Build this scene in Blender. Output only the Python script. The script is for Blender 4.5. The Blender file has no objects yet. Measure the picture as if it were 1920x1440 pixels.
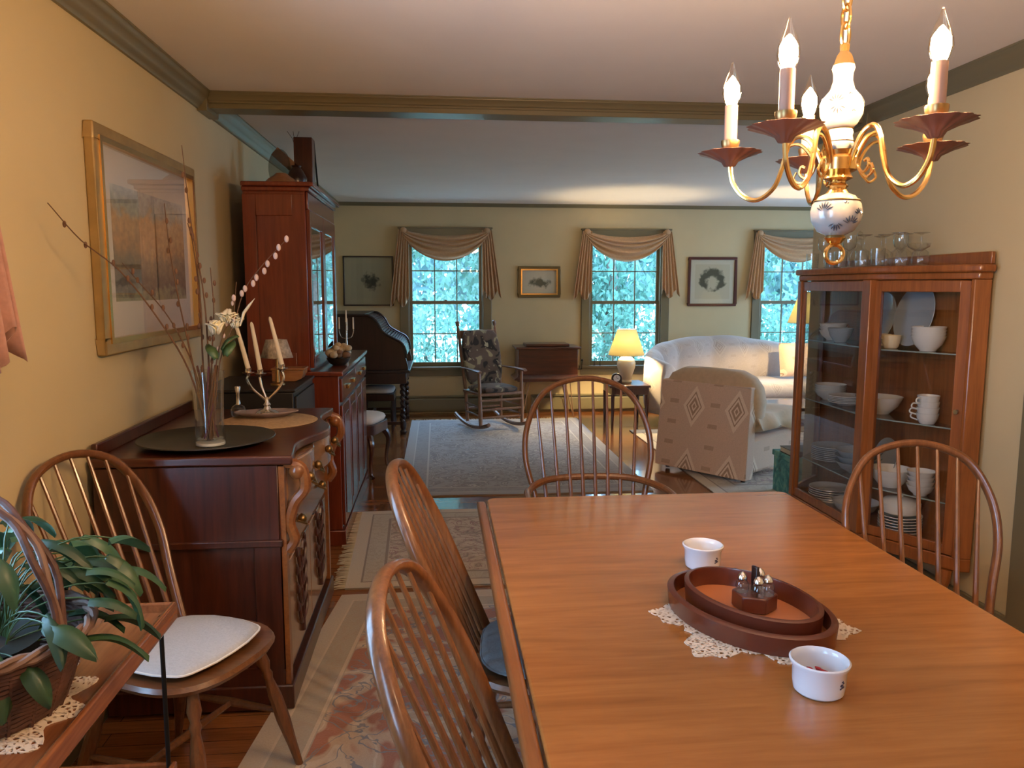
import bpy, bmesh, math, random
from mathutils import Vector, Matrix, Euler
random.seed(7)
PI = math.pi
SC = bpy.context.scene
COL = SC.collection

# ---------------------------------------------------------------- camera
def setup_camera():
    F, YAW, PITCH, ROLL, H = 1457.5, 0.0951, -0.1238, 0.0012, 1.4834
    cy, sy, cp, sp = math.cos(YAW), math.sin(YAW), math.cos(PITCH), math.sin(PITCH)
    fwd = Vector((sy * cp, cy * cp, sp)); right = Vector((cy, -sy, 0)); up = right.cross(fwd)
    cr, sr = math.cos(ROLL), math.sin(ROLL)
    r2 = right * cr + up * sr; u2 = up * cr - right * sr
    cam = bpy.data.cameras.new('camera'); o = bpy.data.objects.new('camera', cam); COL.objects.link(o)
    m = Matrix((( r2.x, u2.x, -fwd.x, 0), (r2.y, u2.y, -fwd.y, 0), (r2.z, u2.z, -fwd.z, H), (0, 0, 0, 1)))
    o.matrix_world = m
    cam.sensor_width = 36.0; cam.lens = F / 1920 * 36.0; cam.clip_start = 0.02; cam.clip_end = 200
    SC.camera = o
setup_camera()

# ---------------------------------------------------------------- view, sky, daylight
SC.view_settings.view_transform = 'Standard'
SC.view_settings.look = 'None'
SC.view_settings.gamma = 1.0
SC.view_settings.use_curve_mapping = False
SC.view_settings.exposure = 0.38
CY = SC.cycles
CY.max_bounces = 10; CY.diffuse_bounces = 5; CY.glossy_bounces = 5; CY.transmission_bounces = 8
CY.transparent_max_bounces = 16; CY.caustics_reflective = False; CY.caustics_refractive = False
CY.sample_clamp_indirect = 4.0; CY.use_denoising = True
SKY_COL, SKY_STR = (0.40, 0.64, 1.0), 15.5
world = bpy.data.worlds.new('sky'); SC.world = world; world.use_nodes = True
bgn = world.node_tree.nodes['Background']
bgn.inputs['Color'].default_value = (*SKY_COL, 1); bgn.inputs['Strength'].default_value = SKY_STR
WARM = (1.0, 0.56, 0.25)
BULB_W, LAMP_W, FILL_W = 1300.0, 1700.0, 62.0      # chandelier bulb, shade lamp, fill fixture added behind the camera
def portal(name, x, y, z, sx, sy, rot):
    l = bpy.data.lights.new(name, 'AREA'); l.shape = 'RECTANGLE'; l.size = sx; l.size_y = sy
    o = bpy.data.objects.new(name, l); COL.objects.link(o); o.location = (x, y, z); o.rotation_euler = rot
    l.cycles.is_portal = True

# ---------------------------------------------------------------- materials
MATS = {}
def nt(m): return m.node_tree
def new_mat(name):
    m = bpy.data.materials.new(name); m.use_nodes = True; MATS[name] = m
    return m, m.node_tree.nodes, m.node_tree.links, m.node_tree.nodes['Principled BSDF']
def setp(b, rough=.5, metal=0., spec=.5, coat=0., crough=.1, trans=0., sheen=0.):
    b.inputs['Roughness'].default_value = rough; b.inputs['Metallic'].default_value = metal
    b.inputs['Specular IOR Level'].default_value = spec
    b.inputs['Coat Weight'].default_value = coat; b.inputs['Coat Roughness'].default_value = crough
    b.inputs['Transmission Weight'].default_value = trans; b.inputs['Sheen Weight'].default_value = sheen
def coords(N, L, kind='Object', scale=(1, 1, 1), rot=(0, 0, 0), loc=(0, 0, 0)):
    t = N.new('ShaderNodeTexCoord'); mp = N.new('ShaderNodeMapping')
    mp.inputs['Scale'].default_value = scale; mp.inputs['Rotation'].default_value = rot; mp.inputs['Location'].default_value = loc
    L.new(t.outputs[kind], mp.inputs['Vector']); return mp.outputs['Vector']
def noise(N, L, vec, scale=5, detail=4, rough=.5, dist=0.):
    n = N.new('ShaderNodeTexNoise'); n.inputs['Scale'].default_value = scale; n.inputs['Detail'].default_value = detail
    n.inputs['Roughness'].default_value = rough; n.inputs['Distortion'].default_value = dist
    L.new(vec, n.inputs['Vector']); return n.outputs['Fac']
def ramp(N, L, fac, stops, interp='LINEAR'):
    r = N.new('ShaderNodeValToRGB'); cr = r.color_ramp; cr.interpolation = interp
    while len(cr.elements) < len(stops): cr.elements.new(0.5)
    for e, (p, c) in zip(cr.elements, stops): e.position = p; e.color = (*c, 1)
    L.new(fac, r.inputs['Fac']); return r.outputs['Color']
def mixc(N, L, fac, a, b, mode='MIX'):
    m = N.new('ShaderNodeMix'); m.data_type = 'RGBA'; m.blend_type = mode
    for s, v in ((m.inputs[0], fac), (m.inputs[6], a), (m.inputs[7], b)):
        if isinstance(v, (int, float)): s.default_value = v
        elif isinstance(v, tuple): s.default_value = (*v, 1)
        else: L.new(v, s)
    return m.outputs[2]
def math_(N, L, op, a, b=0., c=None):
    m = N.new('ShaderNodeMath'); m.operation = op
    for i, v in enumerate((a, b, c)):
        if v is None: continue
        if isinstance(v, (int, float)): m.inputs[i].default_value = v
        else: L.new(v, m.inputs[i])
    return m.outputs[0]
def bump(N, L, b, h, strength=.2, dist=.01):
    n = N.new('ShaderNodeBump'); n.inputs['Strength'].default_value = strength; n.inputs['Distance'].default_value = dist
    L.new(h, n.inputs['Height']); L.new(n.outputs['Normal'], b.inputs['Normal'])
def plain(name, col, rough=.5, metal=0., spec=.5, coat=0., var=0., vscale=20, bmp=0., sheen=0.):
    m, N, L, b = new_mat(name); setp(b, rough, metal, spec, coat, sheen=sheen)
    b.inputs['Base Color'].default_value = (*col, 1)
    if var or bmp:
        f = noise(N, L, coords(N, L), vscale, 4)
        if var:
            lo = tuple(max(0, c * (1 - var)) for c in col); hi = tuple(min(1, c * (1 + var)) for c in col)
            L.new(ramp(N, L, f, [(.3, lo), (.7, hi)]), b.inputs['Base Color'])
        if bmp: bump(N, L, b, f, bmp)
    return m
def wood(name, dark, light, rough=.35, axis='z', scale=1., coat=.3, spec=.5, stretch=14):
    m, N, L, b = new_mat(name); setp(b, rough, 0, spec, coat, .12)
    s = {'x': (1, stretch, stretch), 'y': (stretch, 1, stretch), 'z': (stretch, stretch, 1)}[axis]
    v = coords(N, L, 'Object', tuple(k * scale for k in s))
    f = noise(N, L, v, 2.2, 6, .6, .8); f2 = noise(N, L, v, 9, 3, .5)
    g = math_(N, L, 'ADD', math_(N, L, 'MULTIPLY', f, .75), math_(N, L, 'MULTIPLY', f2, .25))
    mid = tuple((a + c) / 2 for a, c in zip(dark, light))
    L.new(ramp(N, L, g, [(.32, dark), (.5, mid), (.68, light)]), b.inputs['Base Color'])
    bump(N, L, b, g, .05, .004)
    return m
def glass_thin(name, tint=(1, 1, 1), refl=1.0, base=.06):
    m, N, L, b = new_mat(name); out = N['Material Output']; N.remove(b)
    tr = N.new('ShaderNodeBsdfTransparent'); tr.inputs['Color'].default_value = (*tint, 1)
    gl = N.new('ShaderNodeBsdfGlossy'); gl.inputs['Roughness'].default_value = .01
    fr = N.new('ShaderNodeLayerWeight'); fr.inputs['Blend'].default_value = .5      # same from both sides of a thin sheet
    p5 = math_(N, L, 'POWER', fr.outputs['Facing'], 4.0)
    f = math_(N, L, 'MINIMUM', math_(N, L, 'ADD', math_(N, L, 'MULTIPLY', p5, refl), base + .035 * refl), 1.0)
    mx = N.new('ShaderNodeMixShader'); L.new(f, mx.inputs[0]); L.new(tr.outputs[0], mx.inputs[1]); L.new(gl.outputs[0], mx.inputs[2])
    L.new(mx.outputs[0], out.inputs['Surface']); return m
def emit(name, col, strength):
    m, N, L, b = new_mat(name); out = N['Material Output']; N.remove(b)
    e = N.new('ShaderNodeEmission'); e.inputs['Color'].default_value = (*col, 1); e.inputs['Strength'].default_value = strength
    L.new(e.outputs[0], out.inputs['Surface']); return m

# ---------------------------------------------------------------- mesh building
class MB:
    def __init__(s): s.v = []; s.f = []; s.uv = None; s.fm = []
    def add(s, vs, fs, M=None):
        k = len(s.v)
        s.v += [tuple(M @ Vector(p)) for p in vs] if M is not None else [tuple(p) for p in vs]
        s.f += [tuple(i + k for i in f) for f in fs]; return s
    def box(s, x0, x1, y0, y1, z0, z1, M=None):
        return s.add([(x0, y0, z0), (x1, y0, z0), (x1, y1, z0), (x0, y1, z0), (x0, y0, z1), (x1, y0, z1), (x1, y1, z1), (x0, y1, z1)],
                     [(3, 2, 1, 0), (4, 5, 6, 7), (0, 1, 5, 4), (1, 2, 6, 5), (2, 3, 7, 6), (3, 0, 4, 7)], M)
    def tube(s, path, r, n=8, closed=False, sx=1., M=None, flat=None):
        P = [Vector(p) for p in path]; m = len(P)
        R = r if isinstance(r, (list, tuple)) else [r] * m
        vs = []; fs = []
        prev = None
        for i, p in enumerate(P):
            if closed: t = P[(i + 1) % m] - P[i - 1]
            else: t = P[min(i + 1, m - 1)] - P[max(i - 1, 0)]
            if t.length < 1e-9: t = Vector((0, 0, 1))
            t.normalize()
            if prev is None:
                a = Vector(flat) if flat else (Vector((0, 0, 1)) if abs(t.z) < .9 else Vector((1, 0, 0)))
            else: a = prev
            u = a - t * a.dot(t)
            if u.length < 1e-6: u = t.orthogonal()
            u.normalize(); prev = u; w = t.cross(u)
            for k in range(n):
                an = 2 * PI * k / n
                vs.append(p + (u * math.cos(an) * sx + w * math.sin(an)) * R[i])
        mm = m if closed else m - 1
        for i in range(mm):
            j = (i + 1) % m
            for k in range(n):
                l = (k + 1) % n; fs.append((i * n + k, i * n + l, j * n + l, j * n + k))
        if not closed:
            fs.append(tuple(range(n - 1, -1, -1))); fs.append(tuple((m - 1) * n + k for k in range(n)))
        return s.add(vs, fs, M)
    def cyl(s, p0, p1, r0, r1=None, n=12, M=None): return s.tube([p0, p1], [r0, r0 if r1 is None else r1], n, M=M)
    def lathe(s, prof, c=(0, 0, 0), n=24, M=None, wave=None, cap=True):
        vs = []; fs = []
        for r, z in prof:
            for k in range(n):
                a = 2 * PI * k / n; rr = r * (wave(a) if wave else 1)
                vs.append((c[0] + rr * math.cos(a), c[1] + rr * math.sin(a), c[2] + z))
        for i in range(len(prof) - 1):
            for k in range(n):
                l = (k + 1) % n; fs.append((i * n + k, i * n + l, (i + 1) * n + l, (i + 1) * n + k))
        if cap and prof[0][0] > 1e-5: fs.append(tuple(range(n - 1, -1, -1)))
        if cap and prof[-1][0] > 1e-5: fs.append(tuple((len(prof) - 1) * n + k for k in range(n)))
        return s.add(vs, fs, M)
    def prism(s, poly, z0, z1, M=None):
        n = len(poly)
        vs = [(x, y, z0) for x, y in poly] + [(x, y, z1) for x, y in poly]
        fs = [tuple(range(n - 1, -1, -1)), tuple(range(n, 2 * n))] + [(i, (i + 1) % n, n + (i + 1) % n, n + i) for i in range(n)]
        return s.add(vs, fs, M)
    def xprism(s, poly, y0, y1, M=None):      # poly in (x,z), extruded along y
        n = len(poly)
        vs = [(x, y0, z) for x, z in poly] + [(x, y1, z) for x, z in poly]
        fs = [tuple(range(n)), tuple(range(2 * n - 1, n - 1, -1))] + [((i + 1) % n, i, n + i, n + (i + 1) % n) for i in range(n)]
        return s.add(vs, fs, M)
    def yprism(s, poly, x0, x1, M=None):      # poly in (y,z), extruded along x
        n = len(poly)
        vs = [(x0, y, z) for y, z in poly] + [(x1, y, z) for y, z in poly]
        fs = [tuple(range(n - 1, -1, -1)), tuple(range(n, 2 * n))] + [(i, (i + 1) % n, n + (i + 1) % n, n + i) for i in range(n)]
        return s.add(vs, fs, M)
    def ball(s, c, r, n=12, M=None, sc=(1, 1, 1)):
        m = max(6, n // 2 + 2); vs = []; fs = []
        for i in range(m + 1):
            ph = PI * i / m
            for k in range(n):
                a = 2 * PI * k / n
                vs.append((c[0] + r * sc[0] * math.sin(ph) * math.cos(a), c[1] + r * sc[1] * math.sin(ph) * math.sin(a), c[2] - r * sc[2] * math.cos(ph)))
        for i in range(m):
            for k in range(n):
                l = (k + 1) % n; fs.append((i * n + k, i * n + l, (i + 1) * n + l, (i + 1) * n + k))
        return s.add(vs, fs, M)
    def grid(s, fn, nu, nv, M=None, thick=0.):
        vs = [fn(i / nu, j / nv) for j in range(nv + 1) for i in range(nu + 1)]
        w = nu + 1
        fs = [(j * w + i, j * w + i + 1, (j + 1) * w + i + 1, (j + 1) * w + i) for j in range(nv) for i in range(nu)]
        return s.add(vs, fs, M)
    def loft(s, rings, M=None, closed_ends=True):
        n = len(rings[0]); vs = [p for r in rings for p in r]; fs = []
        for i in range(len(rings) - 1):
            for k in range(n):
                l = (k + 1) % n; fs.append((i * n + k, i * n + l, (i + 1) * n + l, (i + 1) * n + k))
        if closed_ends: fs.append(tuple(range(n - 1, -1, -1))); fs.append(tuple((len(rings) - 1) * n + k for k in range(n)))
        return s.add(vs, fs, M)

def obj(name, mb, mat, parent=None, bevel=0., solid=0., sub=0, angle=35, fix=True, seg=2):
    me = bpy.data.meshes.new(name); me.from_pydata(mb.v, [], mb.f)
    bm = bmesh.new(); bm.from_mesh(me)
    bmesh.ops.remove_doubles(bm, verts=bm.verts, dist=1e-6)
    bmesh.ops.dissolve_degenerate(bm, edges=bm.edges, dist=1e-7)
    if fix: bmesh.ops.recalc_face_normals(bm, faces=bm.faces)
    bm.to_mesh(me); bm.free()
    me.shade_smooth(); me.set_sharp_from_angle(angle=math.radians(angle))
    o = bpy.data.objects.new(name, me); COL.objects.link(o)
    if mat: me.materials.append(MATS[mat] if isinstance(mat, str) else mat)
    if parent: o.parent = parent
    if solid:
        k = o.modifiers.new('solid', 'SOLIDIFY'); k.thickness = solid; k.offset = 0
    if bevel:
        k = o.modifiers.new('bevel', 'BEVEL'); k.width = bevel; k.segments = seg; k.limit_method = 'ANGLE'; k.angle_limit = math.radians(40)
        k.use_clamp_overlap = True
    if sub:
        k = o.modifiers.new('sub', 'SUBSURF'); k.levels = sub; k.render_levels = sub
    return o
def tag(o, label=None, cat=None, group=None, kind=None):
    if label: o['label'] = label
    if cat: o['category'] = cat
    if group: o['group'] = group
    if kind: o['kind'] = kind
    return o
def thing(name, label, cat, loc=(0, 0, 0), rz=0., group=None):
    o = bpy.data.objects.new(name, None); COL.objects.link(o); o.empty_display_size = .05
    o.location = loc; o.rotation_euler = (0, 0, rz); return tag(o, label, cat, group)
def single(name, mb, mat, label, cat, loc=(0, 0, 0), rz=0., group=None, **k):
    o = obj(name, mb, mat, **k); o.location = loc; o.rotation_euler = (0, 0, rz); return tag(o, label, cat, group)
def struct(name, mb, mat, parent=None, **k):
    o = obj(name, mb, mat, parent, **k)
    if not parent: o['kind'] = 'structure'
    return o
def kids(o): return [c for c in bpy.data.objects if c.parent == o]
def dup(o, loc=None, rz=None, label=None, parent=None, scale=None):
    ks = kids(o); c = o.copy(); COL.objects.link(c)
    if parent is not None: c.parent = parent
    if loc is not None: c.location = loc
    if rz is not None: c.rotation_euler = (0, 0, rz)
    if scale is not None: c.scale = scale
    if label: c['label'] = label
    for k in ks: dup(k, parent=c)
    return c
def RZ(a, loc=(0, 0, 0)): return Matrix.Translation(loc) @ Matrix.Rotation(a, 4, 'Z')
def TR(loc=(0, 0, 0), rx=0, ry=0, rz=0): return Matrix.Translation(loc) @ Euler((rx, ry, rz)).to_matrix().to_4x4()
def bez(p0, p1, p2, p3, n=10):
    out = []
    for i in range(n + 1):
        t = i / n; u = 1 - t
        out.append(tuple(u**3 * a + 3 * u * u * t * b + 3 * u * t * t * c + t**3 * d for a, b, c, d in zip(p0, p1, p2, p3)))
    return out
def spline(pts, n=6):
    P = [Vector(p) for p in pts]; P = [P[0] * 2 - P[1]] + P + [P[-1] * 2 - P[-2]]; out = []
    for i in range(1, len(P) - 2):
        for k in range(n):
            t = k / n
            out.append(tuple(.5 * ((2 * P[i]) + (P[i + 1] - P[i - 1]) * t + (2 * P[i - 1] - 5 * P[i] + 4 * P[i + 1] - P[i + 2]) * t * t + (3 * P[i] - P[i - 1] - 3 * P[i + 1] + P[i + 2]) * t**3)))
    out.append(tuple(P[-2])); return out

# ---------------------------------------------------------------- the room's materials
plain('wall_paint', (.56, .455, .26), .75, var=.03, vscale=3, bmp=.02)
plain('ceiling_paint', (.82, .78, .74), .85, var=.02, vscale=3)
plain('trim_paint', (.165, .14, .078), .34, spec=.5)
plain('heater_paint', (.20, .175, .10), .4)
plain('black_slot', (.01, .01, .008), .6)
def floor_mat():
    m, N, L, b = new_mat('floor_wood'); setp(b, .16, 0, .5, .4, .05)
    v = coords(N, L)
    br = N.new('ShaderNodeTexBrick'); br.offset = .37; br.inputs['Scale'].default_value = 1
    br.inputs['Brick Width'].default_value = 1.1; br.inputs['Row Height'].default_value = .075; br.inputs['Mortar Size'].default_value = .0012
    br.inputs['Color1'].default_value = (.37, .135, .042, 1); br.inputs['Color2'].default_value = (.26, .085, .026, 1); br.inputs['Mortar'].default_value = (.03, .01, .004, 1)
    br.inputs['Bias'].default_value = -.1
    L.new(v, br.inputs['Vector'])
    g = noise(N, L, coords(N, L, scale=(2, 26, 1)), 3, 5, .6, .5)
    c = mixc(N, L, .55, br.outputs['Color'], ramp(N, L, g, [(.3, (.35, .35, .35)), (.7, (1, 1, 1))]), 'MULTIPLY')
    L.new(c, b.inputs['Base Color']); bump(N, L, b, br.outputs['Fac'], -.08, .001)
floor_mat()
glass_thin('window_glass', (.96, 1, 1), 1.0, .0)
def swag_mat(name, col):
    m, N, L, b = new_mat(name); setp(b, .85, sheen=.3); out = N['Material Output']
    f = noise(N, L, coords(N, L), 60, 3)
    c = ramp(N, L, f, [(.3, tuple(k * .85 for k in col)), (.7, col)])
    L.new(c, b.inputs['Base Color'])
    t = N.new('ShaderNodeBsdfTranslucent'); L.new(c, t.inputs['Color'])
    mx = N.new('ShaderNodeMixShader'); mx.inputs[0].default_value = .22
    L.new(b.outputs[0], mx.inputs[1]); L.new(t.outputs[0], mx.inputs[2]); L.new(mx.outputs[0], out.inputs['Surface'])
swag_mat('swag_cloth', (.68, .43, .23)); swag_mat('rose_cloth', (.62, .33, .26))

XL, XR, YF, YB, XLR, YE, HC = -1.17, 2.34, 9.15, -2.6, 6.6, 4.73, 2.44
# floor and ceiling
struct('floor', MB().box(XL - .15, XLR + .15, YB - .15, YF + .15, -.12, 0), 'floor_wood')
struct('ceiling', MB().box(XL - .15, XLR + .15, YB - .15, YF + .15, HC, HC + .12), 'ceiling_paint')
def wall_with_holes(name, along, c0, c1, lo, hi, holes):
    """along 'x': wall occupies y c0..c1 and runs x lo..hi; 'y': the other way round. holes = (a0, a1, z0, z1)"""
    mb = MB(); cur = lo
    def put(a0, a1, z0, z1):
        if along == 'x': mb.box(a0, a1, c0, c1, z0, z1)
        else: mb.box(c0, c1, a0, a1, z0, z1)
    for a0, a1, z0, z1 in sorted(holes):
        put(cur, a0, 0, HC); put(a0, a1, 0, z0) if z0 > 0 else None; put(a0, a1, z1, HC); cur = a1
    put(cur, hi, 0, HC)
    return struct(name, mb, 'wall_paint')
WZ0, WZ1 = .555, 2.06
FW = [(-.335, .53), (1.795, 2.66), (3.885, 4.75)]
wall_with_holes('wall_far', 'x', YF, YF + .15, XL - .15, XLR + .15, [(a, b, WZ0, WZ1) for a, b in FW])
LW = [(1.02, 1.90), (-.9, .0)]
wall_with_holes('wall_left', 'y', XL - .15, XL, YB, YF, [(a, b, WZ0, WZ1) for a, b in LW])
wall_with_holes('wall_right', 'y', XR, XR + .13, YB, YE, [(1.72, 2.70, 0, 2.05)])
wall_with_holes('wall_living_front', 'x', YE - .13, YE, XR + .13, XLR, [])
RW_ADDED = [(5.2, 6.4), (6.9, 8.1)]  # unseen windows, added to bring more daylight into the living room
wall_with_holes('wall_living_right', 'y', XLR, XLR + .15, YE, YF, [(a, b, WZ0, WZ1) for a, b in RW_ADDED])
wall_with_holes('wall_back', 'x', YB - .15, YB, XL - .15, XR + .15, [])
# door opening in the right wall: casing and a door standing in it
mb = MB().box(XR - .022, XR, 2.70, 2.86, 0, 2.21).box(XR - .022, XR, 1.56, 1.72, 0, 2.21).box(XR - .022, XR, 1.72, 2.70, 2.05, 2.21)
struct('trim_1', mb, 'trim_paint', bevel=.004)
d = struct('door_1', MB().box(XR + .03, XR + .07, 1.73, 2.69, .01, 2.04), 'trim_paint')
obj('door_handle', MB().ball((XR + .0, 1.80, 1.0), .028), 'black_slot', d)
# crown moulding with a bead, cornice profile in (out from wall, down from ceiling)
PROF = [(0, -.085), (.012, -.085), (.018, -.07), (.03, -.062), (.034, -.052), (.052, -.03), (.062, -.022), (.064, -.012), (.07, -.008), (.07, 0), (0, 0)]
mb = MB().xprism([(XL + a, HC + z) for a, z in PROF], YB, YF); struct('trim_2', mb, 'trim_paint', angle=50)
mb = MB().xprism([(XR - a, HC + z) for a, z in PROF], YB, YE + .02); struct('trim_3', mb, 'trim_paint', angle=50)
PF = [(a * .75, z * .45) for a, z in PROF]
mb = MB().yprism([(YF - a, HC + z) for a, z in PF], XL, XLR); struct('trim_4', mb, 'trim_paint', angle=50)
# beam between dining and living room, with small moulding on its near side
mb = MB().box(XL, XR + .1, 4.13, 4.27, 2.366, HC).yprism([(4.13 - a * .7, HC + z * .6) for a, z in PROF], XL, XR)
mb.box(XL, XL + .05, 4.09, 4.30, 2.345, HC).box(XR - .05, XR, 4.09, 4.30, 2.345, HC)
struct('trim_5', mb, 'trim_paint', bevel=.006)
# baseboards
mb = MB().box(XL, XL + .018, YB, YF, 0, .12); struct('baseboard_left', mb, 'trim_paint', bevel=.004)
mb = MB().box(XR - .018, XR, 2.86, YE, 0, .13).box(XR - .018, XR, YB, 1.56, 0, .13); struct('baseboard_right', mb, 'trim_paint', bevel=.004)
# baseboard heaters along the far wall
def heater(x0, x1, lab):
    t = thing('baseboard_heater', lab, 'heater', ((x0 + x1) / 2, YF, 0)); w = (x1 - x0) / 2
    obj('back_panel', MB().box(-w, w, -.012, -.002, .015, .205), 'heater_paint', t)
    obj('front_cover', MB().yprism([(-.066, .04), (-.062, .04), (-.062, .165), (-.05, .18), (-.054, .183), (-.066, .168)], -w + .01, w - .01), 'heater_paint', t)
    obj('top_hood', MB().yprism([(-.002, .205), (-.052, .196), (-.052, .203), (-.002, .212)], -w, w), 'heater_paint', t)
    obj('fin_tube', MB().box(-w + .02, w - .02, -.05, -.02, .06, .14), 'black_slot', t)
    for s in (-w, w - .012): obj('end_cap', MB().box(s, s + .012, -.067, -.002, 0, .21), 'heater_paint', t)
heater(-1.1, 1.05, 'olive baseboard heater under the left window behind the rocking chair')
heater(1.10, 3.9, 'olive baseboard heater under the middle window behind the lamp table')

# ---------------------------------------------------------------- windows
plain('porcelain_white', (.8, .78, .72), .3)
def window(n, M, w, glass='window_glass'):
    """local frame: opening centred on x=0, wall face at y=0 (room at -y), outside at +y"""
    t = thing('window_%d' % n, None, None); t.matrix_world = M; t['kind'] = 'structure'
    h = w / 2; z0, z1 = WZ0, WZ1; c = .10
    cas = MB().box(-h - c, -h, -.022, 0, z0 - .02, z1 + c).box(h, h + c, -.022, 0, z0 - .02, z1 + c).box(-h - c, h + c, -.024, 0, z1, z1 + c)
    cas.box(-h - c - .012, h + c + .012, -.034, 0, z1 + c - .01, z1 + c + .01).box(-h, h, -.005, .04, z1 - .012, z1 + .001)
    cas.box(-h - .001, -h + .012, -.005, .11, z0, z1).box(h - .012, h + .001, -.005, .11, z0, z1)
    obj('casing', cas, 'trim_paint', t, bevel=.004)
    obj('sill', MB().box(-h - c - .02, h + c + .02, -.055, .10, z0 - .03, z0).box(-h - c, h + c, -.02, 0, z0 - .11, z0 - .03), 'trim_paint', t, bevel=.004)
    zm = 1.305
    if n == 1: obj('blind_wand', MB().cyl((h + .035, -.035, 1.36), (h + .045, -.035, 1.84), .004), 'porcelain_white', t)
    for nm, a, b, y in (('lower_sash', z0, zm + .02, .035), ('upper_sash', zm - .02, z1, .065)):
        s = MB().box(-h + .012, -h + .045, y, y + .028, a, b).box(h - .045, h - .012, y, y + .028, a, b)
        s.box(-h + .045, h - .045, y, y + .028, a, a + (.05 if nm[0] == 'l' else .04)).box(-h + .045, h - .045, y, y + .028, b - .04, b)
        aw = w - .09
        for k in (1, 2):
            x = -h + .045 + aw * k / 3; s.box(x - .006, x + .006, y + .004, y + .026, a + .04, b - .04)
        zz = (a + b) / 2; s.box(-h + .045, h - .045, y + .004, y + .026, zz - .006, zz + .006)
        sa = obj(nm, s, 'trim_paint', t)
        obj('pane', MB().box(-h + .04, h - .04, y + .013, y + .016, a + .03, b - .03), glass, sa)
        if nm[0] == 'l': obj('latch', MB().cyl((0, y + .01, b), (0, y + .01, b + .012), .018, .014).box(-.03, .0, y + .002, y + .016, b + .008, b + .014), 'trim_paint', sa)
for i, (a, b) in enumerate(FW):
    window(i + 1, Matrix.Translation(((a + b) / 2, YF, 0)), b - a)
    portal('daylight_portal', (a + b) / 2, YF + .17, (WZ0 + WZ1) / 2, b - a, WZ1 - WZ0, (-PI / 2, 0, 0))
for i, (a, b) in enumerate(LW):
    window(i + 4, TR((XL, (a + b) / 2, 0), rz=PI / 2), b - a)
    portal('daylight_portal', XL - .17, (a + b) / 2, (WZ0 + WZ1) / 2, WZ1 - WZ0, b - a, (0, -PI / 2, 0))

for i, (a, b) in enumerate(RW_ADDED):
    window(i + 6, TR((XLR, (a + b) / 2, 0), rz=-PI / 2), b - a)
    portal('daylight_portal', XLR + .17, (a + b) / 2, (WZ0 + WZ1) / 2, WZ1 - WZ0, b - a, (0, PI / 2, 0))

# ---------------------------------------------------------------- swags
def swag_curtain(M, w, label, cat='curtain', mat='swag_cloth', seed=0, tl=.80, tr=.85, group='window swags in the living room', wing=.055):
    t = thing('swag_curtain', label, cat, group=group); t.matrix_world = M
    rnd = random.Random(seed); h = w / 2; zt = WZ1 + .085
    ph = rnd.random() * 3
    def sw(u, v):
        x = -h - .075 + (w + .15) * u
        sag = 1 - (2 * u - 1)**2; sag = sag**.85
        top = zt - .075 * sag * (1 - v)
        dep = (.055 + .30 * sag)
        fold = math.sin(v * 8 * PI + ph + .5 * math.sin(u * 5)) * .021 * (.25 + .75 * sag)
        z = top - dep * v - .012 * math.sin(v * 9) * sag
        return (x, -.055 - .035 * math.sin(PI * min(1, v * 1.0)) * (.3 + .7 * sag) + fold, z)
    obj('swag', MB().grid(sw, 40, 60), mat, t, solid=.003, angle=180)
    for side, L_ in ((-1, tl), (1, tr)):
        nf = 5
        def tail(u, v, side=side, L_=L_):
            spread = .055 + .055 * v
            x0 = side * (h + .045 + wing * v)
            ux = (u - .5) * 2
            ln = L_ * (.86 + .14 * abs(math.cos(u * PI * 1.5 + (0 if side < 0 else 1)))) if True else L_
            z = zt - ln * v - .01
            return (x0 + ux * spread, -.06 - .022 * math.cos(u * nf * 2 * PI) * (.4 + .6 * v), z)
        obj('tail', MB().grid(tail, 40, 16), mat, t, solid=.003, angle=180)
        obj('knot', MB().ball((side * (h + .045), -.06, zt - .015), .04, 12, sc=(1, .6, .8)), mat, t)
    return t
for i, ((a, b), lab) in enumerate(zip(FW, ('tan fabric swag with two tails draped over the left living room window',
        'tan fabric swag with two tails over the window behind the lit lamp', 'tan fabric swag over the right living room window behind the glass cabinet'))):
    swag_curtain(Matrix.Translation(((a + b) / 2, YF, 0)), b - a, lab, seed=i, tl=(.88, .80, .80)[i], tr=(.80, .78, .8)[i])
swag_curtain(TR((XL, (LW[0][0] + LW[0][1]) / 2, 0), rz=PI / 2), .88, 'rose pink fabric swag hanging beside the nearest left wall window', mat='rose_cloth', seed=5, tl=.85, tr=.87, group='window swags in the dining room', wing=.12)

# ---------------------------------------------------------------- outdoors
def leaf_mat(name, c1, c2):
    m, N, L, b = new_mat(name); setp(b, .6); out = N['Material Output']
    oi = N.new('ShaderNodeNewGeometry')
    c = ramp(N, L, oi.outputs['Random Per Island'], [(0, c1), (1, c2)])
    L.new(c, b.inputs['Base Color']); t = N.new('ShaderNodeBsdfTranslucent'); L.new(c, t.inputs['Color'])
    mx = N.new('ShaderNodeMixShader'); mx.inputs[0].default_value = .4
    L.new(b.outputs[0], mx.inputs[1]); L.new(t.outputs[0], mx.inputs[2]); L.new(mx.outputs[0], out.inputs['Surface'])
leaf_mat('leaf_mid', (.05, .13, .10), (.13, .30, .22)); leaf_mat('leaf_pale', (.09, .22, .17), (.22, .40, .32)); leaf_mat('leaf_haze', (.16, .30, .30), (.24, .38, .37))  # the far leaves carry distance haze in their colour
plain('bark', (.16, .12, .10), .9, var=.3, bmp=.3); plain('lawn', (.34, .36, .26), .95, var=.35, vscale=9)
struct('ground', MB().box(-25, 35, YF + .16, 45, -.75, -.45), 'lawn')
plain('bounce_pale', (.72, .70, .66), .9, var=.08, vscale=4)
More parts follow.
